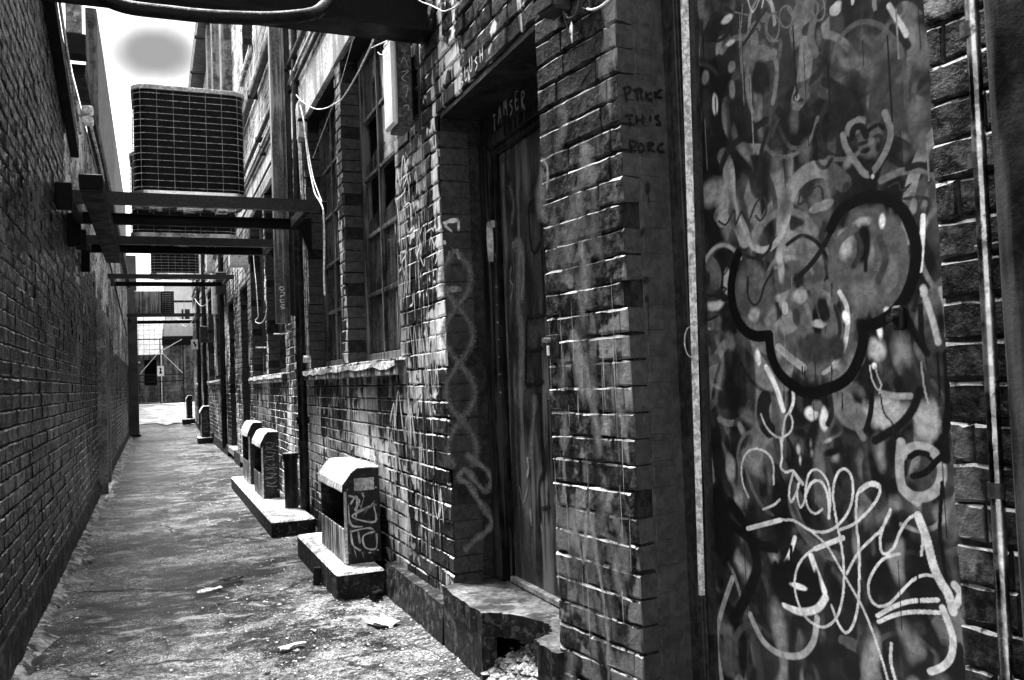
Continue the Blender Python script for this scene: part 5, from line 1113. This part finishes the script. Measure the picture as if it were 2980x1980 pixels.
lg = MB(); lg.box(-.385, -.255, 5.75, 9.05, 2.475, 2.57, .006); simple('longitudinal_beam', 'black box beam running under the frames along the left', 'beam', lg, 'steel_black')
bb = MB(); bb.prism([(3.98, 2.95), (4.16, 2.95), (4.16, 2.965), (4.08, 2.965), (4.08, 3.20), (4.16, 3.20), (4.16, 3.22), (3.98, 3.22), (3.98, 3.20), (4.065, 3.20), (4.065, 2.965), (3.98, 2.965)], 'x', -.605, 1.305)
simple('overhead_beam', 'big black steel beam crossing the top of the picture', 'beam', bb, 'steel_black')
lp = MB(); lp.tube([(-.62, 3.7, 3.1), (-.40, 3.64, 3.0), (-.24, 3.6, 2.83), (-.15, 3.6, 2.765), (-.105, 3.6, 2.744), (-.04, 3.6, 2.733), (.088, 3.6, 2.733), (.23, 3.6, 2.735), (.437, 3.6, 2.752), (.577, 3.62, 2.785), (.69, 3.72, 2.86), (.78, 3.9, 3.0)], .027, 12, sm=4); simple('lagged_pipe', 'thick black lagged pipe sagging below the overhead beam', 'pipe', lp, 'black_rubber')
def rrect(w, d, r, n=6):
    P = []
    for cx, cy, a0 in ((w/2-r, d/2-r, 0), (-w/2+r, d/2-r, 90), (-w/2+r, -d/2+r, 180), (w/2-r, -d/2+r, 270)):
        for k in range(n+1): a = math.radians(a0+90*k/n); P.append((cx+r*math.cos(a), cy+r*math.sin(a)))
    return P
def air_con(lab, x, y, z, w, d, h):
    t = thing('air_conditioner', lab, 'air conditioner', (x, y, z), 'air conditioners on the frames')
    sh = lambda P: [(x+a, y+b) for a, b in P]
    MB().prism(sh(rrect(w-.02, d-.02, .10)), 'z', z+.035, z+h-.04).build('coil_body', 'fins', t)
    mb = MB(); mb.prism(sh(rrect(w+.012, d+.012, .106)), 'z', z+h-.04, z+h-.012); mb.prism(sh(rrect(w-.03, d-.03, .10)), 'z', z+h-.0119, z+h); mb.build('top_rim', 'pale_metal', t)
    mb = MB(); mb.prism(sh(rrect(w+.01, d+.01, .105)), 'z', z, z+.035); mb.build('base_pan', 'bright_galv', t)
    mb = MB(); P = sh(rrect(w, d, .104, 5)); P.append(P[0]); nh = 15
    for k in range(nh):
        zz = z+.06+(h-.13)*k/(nh-1); mb.tube([(a, b, zz) for a, b in P], .0019, 4, cap=False)
    for k in range(7):
        xx = x-w/2+.06+(w-.12)*k/6
        for yy in (y-d/2, y+d/2): mb.tube([(xx, yy, z+.04), (xx, yy, z+h-.04)], .0014, 4)
    for k in range(5):
        yy = y-d/2+.12+(d-.24)*k/4
        for xx in (x-w/2, x+w/2): mb.tube([(xx, yy, z+.04), (xx, yy, z+h-.04)], .0014, 4)
    mb.build('wire_guard', 'wire', t)
    mb = MB()
    for i in range(-1, 2): mb.box(x+i*.25-.05, x+i*.25+.05, y-d/2+.05, y+d/2-.05, z-.02, z-.0005, .004)
    mb.box(x-.1, x+.1, y-.1, y+.1, z-.03, z-.0202, .004); mb.build('mounting_feet', 'bright_galv', t)
    mb = MB(); mb.prism(sh([(a*.6, b*.6) for a, b in rrect(w, d, .2)]), 'z', z+h+.0005, z+h+.02); mb.build('fan_guard', 'steel_black', t)
    return t
air_con('big round cornered air conditioner with a wire grille on the nearest frame', .30, 7.22, 2.70, .81, .62, .84)
air_con('second air conditioner, mostly hidden behind the nearest one', .31, 8.82, 2.66, .93, .55, .79)
air_con('third air conditioner hanging low above the thin twin beams', .355, 14.45, 2.992, .71, .6, .75)
u4 = thing('condenser_unit', 'boxy condenser with vertical panels and dark louvres on the farthest frame', 'air conditioner', (.1, 25, 3.25))
MB().box(-.40, .25, 24.6, 25.2, 3.255, 3.86, .01).build('panel_casing', 'steel_grey', u4)
for x in (-.25, -.12, .0, .12): MB().box(x, x+.012, 24.588, 24.5995, 3.27, 3.84).build('panel_rib', 'pale_metal', u4)
MB().box(.2505, .57, 24.62, 25.2, 3.255, 3.86, .01).build('louvre_casing', 'fins', u4)
for k in range(11): MB().box(.27, .55, 24.60, 24.619, 3.29+k*.05, 3.305+k*.05).build('louvre', 'steel_grey', u4)

for y, z1, lab in ((17.3, 8.5, 'dark downpipe beyond the third doorway on the right'), (23.4, 8.5, 'dark downpipe far down the right wall'), (26.3, 4.5, 'farthest short downpipe on the right wall')):
    mb = MB(); mb.tube([(1.24, y, .1), (1.24, y, z1)], .05, 8); simple('downpipe', lab, 'pipe', mb, 'iron')
for y, z, lab in ((16.9, 3.0, 'small dark meter box under the fat pipe on the far right wall'), (19.6, 3.75, 'pale small box on the far render band'), (22.9, 2.4, 'dark box low on the far right wall')):
    mb = MB(); mb.box(1.12, 1.304, y, y+.35, z, z+.4, .01); simple('meter_box', lab, 'box', mb, 'pale_metal' if 'pale' in lab else 'steel')
# ================================================================== THINGS ON THE RIGHT WALL
dt = thing('square_duct', 'tall grey square duct on the right wall, cut off at head height', 'duct', (1.14, 8.35, 1.8))
R = random.Random(3)
MB().box(1.082, 1.19, 8.3, 8.40, 1.83, 7.2, .006).build('duct_body', 'steel_grey', dt)
MB().box(1.191, 1.212, 8.31, 8.39, 1.83, 7.2, .004).build('duct_flange', 'steel_grey', dt)
MB().box(1.22, 1.27, 8.32, 8.38, 1.9, 7.2, .01).build('duct_rib', 'steel', dt)
for z in (2.9, 4.4): MB().box(1.271, 1.306, 8.33, 8.37, z, z+.06, .003).build('duct_clip', 'galv', dt)
ribbons('graffiti', [(.85, .011, .2, 1, [(1.135+.02*math.cos(t), 2.155+.016*math.sin(t)) for t in np.linspace(0, 6.4, 10)])] + [(.85, .010, .2, 1, p) for p in ([(1.12, 2.115), (1.155, 2.12), (1.15, 2.09), (1.12, 2.085), (1.13, 2.065)], [(1.155, 2.05), (1.12, 2.05), (1.125, 2.025), (1.15, 2.03)], [(1.12, 2.005), (1.155, 2.0), (1.12, 1.985), (1.155, 1.975), (1.12, 1.96)])], lambda u, z, d: (u, 8.3-d, z), dt, .002)
dp = thing('downpipe', 'black cast iron downpipe between the window pairs', 'pipe', (1.25, 8.0, 0))
MB().tube([(1.245, 7.98, .0), (1.245, 7.98, 2.75)], .043, 12).build('pipe_run', 'iron', dp)
MB().tube([(1.245, 7.98, 2.75), (1.262, 7.98, 4.1), (1.262, 7.98, 8.6)], .030, 10).build('pipe_run', 'iron', dp)
for z in (.9, 1.46, 2.72): MB().tube([(1.245, 7.98, z), (1.245, 7.98, z+.06)], .056, 12).build('pipe_collar', 'iron', dp)
for z in (1.5, 3.2): MB().box(1.287, 1.305, 7.9, 8.06, z, z+.04, .003).build('pipe_clip', 'iron', dp)
sp = thing('slim_conduit', 'slim pale conduit with a round cap beside the black downpipe', 'conduit', (1.21, 7.75, 1.4))
MB().tube([(1.265, 7.72, 1.50), (1.265, 7.72, 2.6), (1.265, 7.78, 3.4)], .016, 8).build('pipe_run', 'galv', sp); MB().tube([(1.285, 7.72, 1.47), (1.225, 7.72, 1.47)], .032, 12).build('end_cap', 'pale_metal', sp)
gp = thing('gas_pipe', 'thin pipe with a valve rising behind the near vent cowl', 'pipe', (1.25, 6.75, 0))
MB().tube([(1.255, 6.9, 0), (1.255, 6.9, .62)], .019, 8).build('pipe_run', 'iron', gp); MB().tube([(1.255, 6.9, .36), (1.255, 6.9, .43)], .03, 10).build('coupling', 'galv', gp); MB().tube([(1.20, 6.9, .40), (1.30, 6.9, .40)], .012, 8).build('valve', 'galv', gp)
# long horizontal conduits
for z, r, x, y0, y1, m, lab in ((4.03, .02, 1.262, 4.4, 30, 'iron', 'lowest dark conduit running along above the window band'), (4.12, .016, 1.255, 4.4, 30, 'galv', 'thin bright conduit running along just above the lowest dark one'), (4.25, .028, 1.245, 4.6, 30, 'iron', 'thick dark conduit third from the bottom along the pale upper wall'), (4.93, .05, 1.23, 5, 24, 'steel', 'fat grey pipe high along the pale upper wall'), (5.08, .02, 1.255, 5, 24, 'iron', 'thin dark pipe just above the fat grey pipe'), (3.72, .014, 1.262, 8.6, 28, 'iron', 'slim dark conduit crossing the pale render band')):
    t = thing('conduit', lab, 'conduit', (x, y0, z), 'conduits along the right wall'); R = random.Random(int(z*100))
    MB().tube([(x, y0+(y1-y0)*k/24, z+R.uniform(-.008, .008)) for k in range(25)], r, 8).build('pipe_run', m, t)
    for y in np.arange(y0+1, y1, 2.6): MB().box(x-r-.004, 1.305, y, y+.03, z-r-.004, z+r+.004, .003).build('pipe_clip', 'iron', t)
vb = thing('louvre_vent', 'small white louvred vent panel inside the second window', 'vent', (1.42, 6.6, 3.1))
MB().box(1.405, 1.43, 6.5, 6.85, 2.95, 3.4, .004).build('vent_frame', 'white_metal', vb)
for k in range(3): MB().box(1.399, 1.4045, 6.53, 6.82, 2.99+k*.135, 3.09+k*.135, .002).build('vent_slot', 'black', vb)
jb = thing('junction_box', 'pale cracked junction box beside the square duct', 'box', (1.25, 7.75, 3.5))
MB().box(1.23, 1.305, 7.65, 7.78, 3.42, 3.75, .008).build('box_body', 'pale_metal', jb); MB().box(1.228, 1.305, 7.645, 7.785, 3.56, 3.59, .004).build('box_strap', 'steel_black', jb)
wb = thing('white_cabinet', 'bright white sheet metal cabinet under the second frame by the right wall', 'cabinet', (1.15, 12.5, 2.93))
MB().box(1.02, 1.268, 12.5, 12.75, 2.935, 3.16, .008).build('cabinet_body', 'white_metal', wb); MB().box(1.13, 1.16, 12.494, 12.4995, 3.05, 3.06).build('slot', 'black', wb); MB().box(1.2685, 1.306, 12.55, 12.7, 2.98, 3.1, .004).build('wall_bracket', 'steel', wb)
wc = thing('white_conduit', 'white plastic pipe hanging below the thin twin beams on the right', 'pipe', (1.2, 18.5, 1.4))
MB().tube([(1.2, 18.6, 3.4), (1.2, 18.6, 2.75)], .06, 10).build('pipe_sleeve', 'white_metal', wc); MB().tube([(1.2, 18.6, 2.749), (1.215, 18.6, 1.5)], .018, 8).build('pipe_run', 'pale_metal', wc)
# wall lamp: long box with a pale diffuser
fx = thing('fluorescent_fitting', 'tall box light fitting with pale diffuser hung upright on the brick wall', 'lamp', (1.24, 4.37, 2.55))
mb = MB(); mb.box(1.198, 1.275, 4.28, 4.47, 2.56, 3.03, .006); mb.build('housing', surf('lamp_housing', .06, .45, .4, 14, bump=.1, wear=.5, wearc=.2, wscale=25), fx)
mb = MB(); mb.box(1.168, 1.1975, 4.285, 4.465, 2.57, 3.02, .012); mb.build('diffuser', surf('white_diffuser', .85, .35, .05, 6, bump=0, grain=.04), fx)
mb = MB(); mb.box(1.18, 1.28, 4.27, 4.48, 3.031, 3.055, .004); mb.build('top_cap', 'galv', fx)
MB().box(1.276, 1.305, 4.33, 4.42, 2.64, 2.95, .004).build('wall_bracket', 'steel_black', fx)
MB().tube([(1.24, 4.36, 3.055), (1.24, 4.36, 3.13)], .02, 8).build('cable_gland', 'black_rubber', fx)
MB().tube([(1.288, 4.2, 3.2), (1.288, 4.21, 2.5)], .006, 6).build('feed_cable', 'cable_dark', fx)
ribbons('graffiti', [(.32, .008, .3, .9, p) for p in ([(1.215, 2.95), (1.255, 2.96)], [(1.235, 2.98), (1.24, 2.92)], [(1.215, 2.88), (1.235, 2.92), (1.255, 2.87)], [(1.215, 2.84), (1.255, 2.85), (1.22, 2.81), (1.25, 2.79)], [(1.22, 2.76), (1.25, 2.77), (1.235, 2.70)], [(1.22, 2.66), (1.25, 2.67), (1.245, 2.64)])], lambda u, z, d: (u, 4.28-d, z), fx, .001)
# electrical box on the near wall
eb = thing('electrical_box', 'dark electrical box with loose leads above the near brick pier', 'box', FN.p(.19, 2.45, 0))
m_ = MB(); nbox(m_, .135, .245, .004, .075, 2.475, 2.62, .008); m_.build('box_body', 'steel', eb)
m_ = MB(); nbox(m_, .26, .33, .004, .05, 2.50, 2.60, .012); m_.build('terminal_block', 'iron', eb)
m_ = MB(); nbox(m_, .142, .238, .0755, .082, 2.482, 2.61, .003); m_.build('box_lid', 'iron', eb)
rg = MB(); c0 = (.302, 2.366)
V = [FN.p(c0[0]+a, c0[1]+b, .05+dd) for a, b, dd in ((0, .038, 0), (.012, .018, .004), (.009, -.02, .006), (0, -.034, 0), (-.010, -.015, -.003), (-.009, .016, .003))]; V2 = [(v[0]+.002*FN.n[0], v[1]+.002*FN.n[1], v[2]) for v in V]
rg.add(V+V2, [(0,1,2,3,4,5), (11,10,9,8,7,6)] + [(i, (i+1) % 6, 6+(i+1) % 6, 6+i) for i in range(6)]); simple('hanging_tag', 'bright white paper tag dangling below the electrical box', 'tag', rg, 'white_metal')
for lab, r, val, off, pts in NEAR_CABLES:
    mb = MB(); mb.tube([FN.p(s, z, -off) for s, z in pts], r, 6, sm=5); simple('cable', lab, 'cable', mb, 'cable_white' if val > .3 else 'cable_dark', 'loose cables')
for lab, r, val, pts in CABLES:
    mb = MB(); mb.tube(pts, r*.75, 6, sm=5); simple('cable', lab, 'cable', mb, 'cable_white' if val > .45 else 'pale_metal', 'loose cables')
# small plate with a bolt on the near pier
bp = thing('bolt_plate', 'small steel plate with a bolt on the near brick pier', 'plate', FN.p(.045, 1.32, 0))
m_ = MB(); nbox(m_, .015, .088, .006, .014, 1.315, 1.39, .002); m_.build('plate', 'reveal', bp); m_ = MB(); m_.tube([FN.p(.035, 1.372, .014), FN.p(.035, 1.372, .04)], .009, 8); m_.build('bolt', 'galv', bp); m_ = MB(); nbox(m_, .022, .036, .0142, .02, 1.318, 1.352, .002); m_.build('tongue', 'white_metal', bp)
# projecting rods by the far windows
for y, z, lab in ((9.2, 1.78, 'short pale rod sticking out beside the far window pair'), (10.95, 1.72, 'short pale rod between the two far windows')):
    mb = MB(); mb.tube([(1.31, y, z), (1.16, y-.03, z+.0)], .007, 6); simple('rod', lab, 'rod', mb, 'galv')

# ---- vent cowls on concrete plinths
def vent_cowl(lab, x0, y0, y1, z0, dep, ht, plate=False, tagged=True, front=.36):
    t = thing('vent_cowl', lab, 'vent cowl', (x0+dep/2, (y0+y1)/2, z0), 'sheet metal vent cowls along the right wall')
    zf = z0+ht*front; zh = z0+ht*.83; zt = z0+ht; xb = x0+dep; th = .008
    prof = [(x0, z0), (xb, z0), (xb, zt-.01), (x0+dep*.36, zt-.006), (x0+dep*.2, zt-.03), (x0, zh)]
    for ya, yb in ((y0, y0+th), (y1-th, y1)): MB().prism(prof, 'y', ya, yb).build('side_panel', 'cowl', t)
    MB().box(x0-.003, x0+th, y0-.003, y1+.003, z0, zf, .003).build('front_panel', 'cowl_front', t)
    mb = MB(); R = random.Random(int(y0*9)); P0 = [(x0-.018, zh-.035), (x0-.014, zh+.004), (x0+dep*.19, zt-.022), (x0+dep*.36, zt+.004), (xb, zt+.002)]; n = 6
    V = []
    for k in range(n+1):
        y = y0-.012+(y1-y0+.024)*k/n
        for i, (px, pz) in enumerate(P0): V.append((px, y, pz+(R.uniform(-.006, .004) if i in (0, 3) else 0)))
    m = len(P0); F = [(k*m+i, (k+1)*m+i, (k+1)*m+i+1, k*m+i+1) for k in range(n) for i in range(m-1)]
    k0 = len(V); V2 = [(a+.002, b, c-.006) for a, b, c in V]; F += [tuple(q+k0 for q in f[::-1]) for f in F[:n*(m-1)]]
    F += [(i, i+1, k0+i+1, k0+i) for i in range(m-1)] + [(n*m+i+1, n*m+i, k0+n*m+i, k0+n*m+i+1) for i in range(m-1)] + [(k*m, (k+1)*m, k0+(k+1)*m, k0+k*m) for k in range(n)]
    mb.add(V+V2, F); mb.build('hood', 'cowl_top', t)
    MB().box(xb-.02, xb-.004, y0+th, y1-th, z0, zt-.02).build('back_panel', 'black', t)
    MB().box(x0+.05, xb-.03, y0+th+.002, y1-th-.002, z0+.01, zf-.02).build('louvre_box', 'black', t)
    for bz in (.12, .45, .78):
        for bu in (.08, .9): MB().tube([(x0+dep*bu, y0-.006, z0+ht*bz), (x0+dep*bu, y0+.001, z0+ht*bz)], .0055, 6).build('rivet', 'galv', t)
    MB().box(x0-.006, x0+.012, y0-.005, y0-.0005, z0+.004, zh-.04, .002).build('corner_seam', 'pale_metal', t)
    if plate: MB().box(x0+dep*.28, x0+dep*.85, y0-.006, y0-.0005, z0+ht*.76, z0+ht*.89, .001).build('name_plate', 'pale_metal', t)
    if tagged == 1:
        f = lambda u, v: (x0+dep*u, z0+ht*v)
        it = [(.5, .012, .2, 1, [f(*p) for p in q]) for q in ([(.1, .72), (.42, .66), (.3, .55), (.9, .60), (.2, .50), (.85, .42), (.8, .62)], [(.15, .62), (.35, .70), (.3, .45)], [(.1, .50), (.2, .40), (.5, .38)], [(.1, .64), (.12, .40)], [(.15, .33), (.2, .20), (.42, .13)], [(.35, .36), (.40, .20)], [(.85, .32), (.5, .28), (.55, .16), (.85, .14), (.88, .30)], [(.1, .34), (.6, .36), (.8, .34)], [(.5, .74), (.55, .68)], [(.62, .10), (.72, .10)])]
        it += [(.45, .004, .2, .8, [f(*p) for p in q]) for q in ([(.25, .75), (.5, .55)], [(.6, .74), (.4, .52)], [(.9, .66), (.5, .5)], [(.2, .2), (.3, .05)], [(.45, .12), (.5, .04)])]
        ribbons('graffiti', it, lambda u, z, d: (u, y0-d, z), t, .002)
    if tagged == 2:
        f = lambda u, v: (x0+dep*u, z0+ht*v); R = random.Random(9)
        it = [(.3, .007, .2, .8, [f(R.uniform(.1, .3), v), f(R.uniform(.4, .6), v+R.uniform(-.03, .03)), f(R.uniform(.7, .95), v+R.uniform(-.03, .03))]) for v in np.arange(.2, .85, .045)]
        ribbons('graffiti', it, lambda u, z, d: (u, y0-d, z), t, .002)
def plinth(lab, x0, x1, y0, y1, z0, z1):
    mb = MB(); mb.box(x0, x1, y0, y1, z0, z1, .014); top_faces(mb); return simple('concrete_plinth', lab, 'plinth', mb, ['concrete_pale', 'shaded_grimy'], 'concrete plinths under the vent cowls')  # pale upward face, dark sides: top light put into the colours
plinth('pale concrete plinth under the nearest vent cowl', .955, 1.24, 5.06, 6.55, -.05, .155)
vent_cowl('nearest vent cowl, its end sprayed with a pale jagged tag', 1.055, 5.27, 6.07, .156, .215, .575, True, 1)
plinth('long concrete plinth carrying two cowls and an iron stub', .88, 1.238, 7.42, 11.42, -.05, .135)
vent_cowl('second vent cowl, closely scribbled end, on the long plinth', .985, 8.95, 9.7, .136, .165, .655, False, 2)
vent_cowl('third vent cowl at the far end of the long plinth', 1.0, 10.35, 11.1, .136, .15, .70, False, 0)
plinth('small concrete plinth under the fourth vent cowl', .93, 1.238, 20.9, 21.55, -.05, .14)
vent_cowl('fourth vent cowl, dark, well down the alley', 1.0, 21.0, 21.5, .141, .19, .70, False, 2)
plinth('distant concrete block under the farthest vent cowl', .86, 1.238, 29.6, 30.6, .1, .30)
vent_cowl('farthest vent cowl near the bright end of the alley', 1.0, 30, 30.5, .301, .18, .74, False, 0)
bo = thing('iron_stub_pipe', 'dark iron pipe stub standing on the long plinth', 'pipe', (1.15, 8.25, .135))
MB().tube([(1.15, 8.15, .136), (1.15, 8.15, .62)], .062, 16).build('pipe_run', 'iron', bo); MB().tube([(1.15, 8.15, .575), (1.15, 8.15, .625)], .074, 16).build('rim_collar', 'iron', bo); MB().tube([(1.15, 8.15, .6255), (1.15, 8.15, .632)], .068, 16).build('rim', 'galv', bo)

# ------------------------------------------------------------------ litter and grit
R = random.Random(31)
def scrap(name, lab, cat, x, y, sx, sy, rot, mat, hgt=.012, group=None, seed=0):
    r = random.Random(seed); n = 5; V = []; F = []
    for j in range(n):
        for i in range(n):
            u = (i/(n-1)-.5)*sx*r.uniform(.8, 1.15); v = (j/(n-1)-.5)*sy*r.uniform(.8, 1.15)
            V.append((x+u*math.cos(rot)-v*math.sin(rot), y+u*math.sin(rot)+v*math.cos(rot), ground_z(y)+relief(x, y)+.004+r.uniform(0, hgt)))
    F = [(j*n+i, j*n+i+1, (j+1)*n+i+1, (j+1)*n+i) for j in range(n-1) for i in range(n-1)]
    V2 = [(a, b, c-.0025) for a, b, c in V]; k = len(V); F += [tuple(q+k for q in f[::-1]) for f in F]
    mb = MB(); mb.add(V+V2, F); return simple(name, lab, cat, mb, mat, group)
scrap('crumpled_wrapper', 'largest crumpled pale wrapper on the concrete near the broken step', 'litter', 1.07, 4.47, .13, .16, .3, 'paper', .03, None, 1)
scrap('flat_card', 'long pale flattened card on the concrete at the lower middle', 'litter', .585, 4.30, .05, .13, -1.2, 'paper', .014, None, 2)
scrap('card_flap', 'dark folded card with a raised edge in the middle of the alley', 'litter', .42, 5.95, .06, .2, -1.1, 'cowl', .02, None, 3)
scrap('paper_sheet', 'pale torn sheet lying beside the dark folded card', 'litter', .30, 5.75, .05, .18, -1.0, 'paper', .012, None, 4)
scrap('foil_wrapper', 'bright foil scrap lying by the near plinth corner', 'litter', 1.17, 5.02, .06, .09, .4, 'white_metal', .02, None, 5)
mb = MB(); mb.tube([(1.19, 4.98, .03), (1.13, 4.94, .03)], .026, 10); simple('bottle_cap_tube', 'small black cylinder lying by the foil scrap', 'litter', mb, 'black_rubber')
mb = MB(); mb.box(.90, .945, 5.55, 5.58, .0, .16, .004, 0, Matrix.Rotation(.06, 4, 'Y')); simple('leaning_offcut', 'short dark offcut leaning on the near plinth', 'offcut', mb, 'cowl')
for k in range(46):
    y = 3.4 + 9*R.random()**1.6; x = R.choice([R.uniform(-.5, -.2), R.uniform(.3, 1.1), R.uniform(.5, 1.2)])
    scrap('litter_scrap', 'tiny pale scrap of litter among the grit on the alley floor', 'litter', x, y, R.uniform(.008, .02), R.uniform(.012, .045), R.uniform(0, 3), R.choice(['paper', 'stone', 'white_metal']), .006, 'tiny litter scraps on the alley floor', k+50)
for k, (x, y, r) in enumerate(((-.44, 3.95, .055), (-.50, 4.25, .04), (-.46, 7.2, .04))):
    mb = MB(); rock(mb, x, y, .02, r, random.Random(k+3)); simple('rubble_stone', ('biggest', 'second', 'farther')[k]+' loose stone beside the foot of the left wall', 'stone', mb, 'stone')
gr = MB(); R = random.Random(99)
for k in range(7000):
    y = 2.6 + 22*R.random()**2.0
    x = (-.58 + abs(R.gauss(0, .09))) if k % 3 == 0 else (1.24 - abs(R.gauss(0, .16))) if k % 3 == 1 else R.gauss(.65, .35)
    rock(gr, x, y, ground_z(y)+relief(x, y)+.002, R.uniform(.0025, .008)*(1.9 if R.random() < .08 else 1), R)
tag(gr.build('grit', 'grit'), 'scattered pale grit and chips on the alley floor', 'grit', kind='stuff')
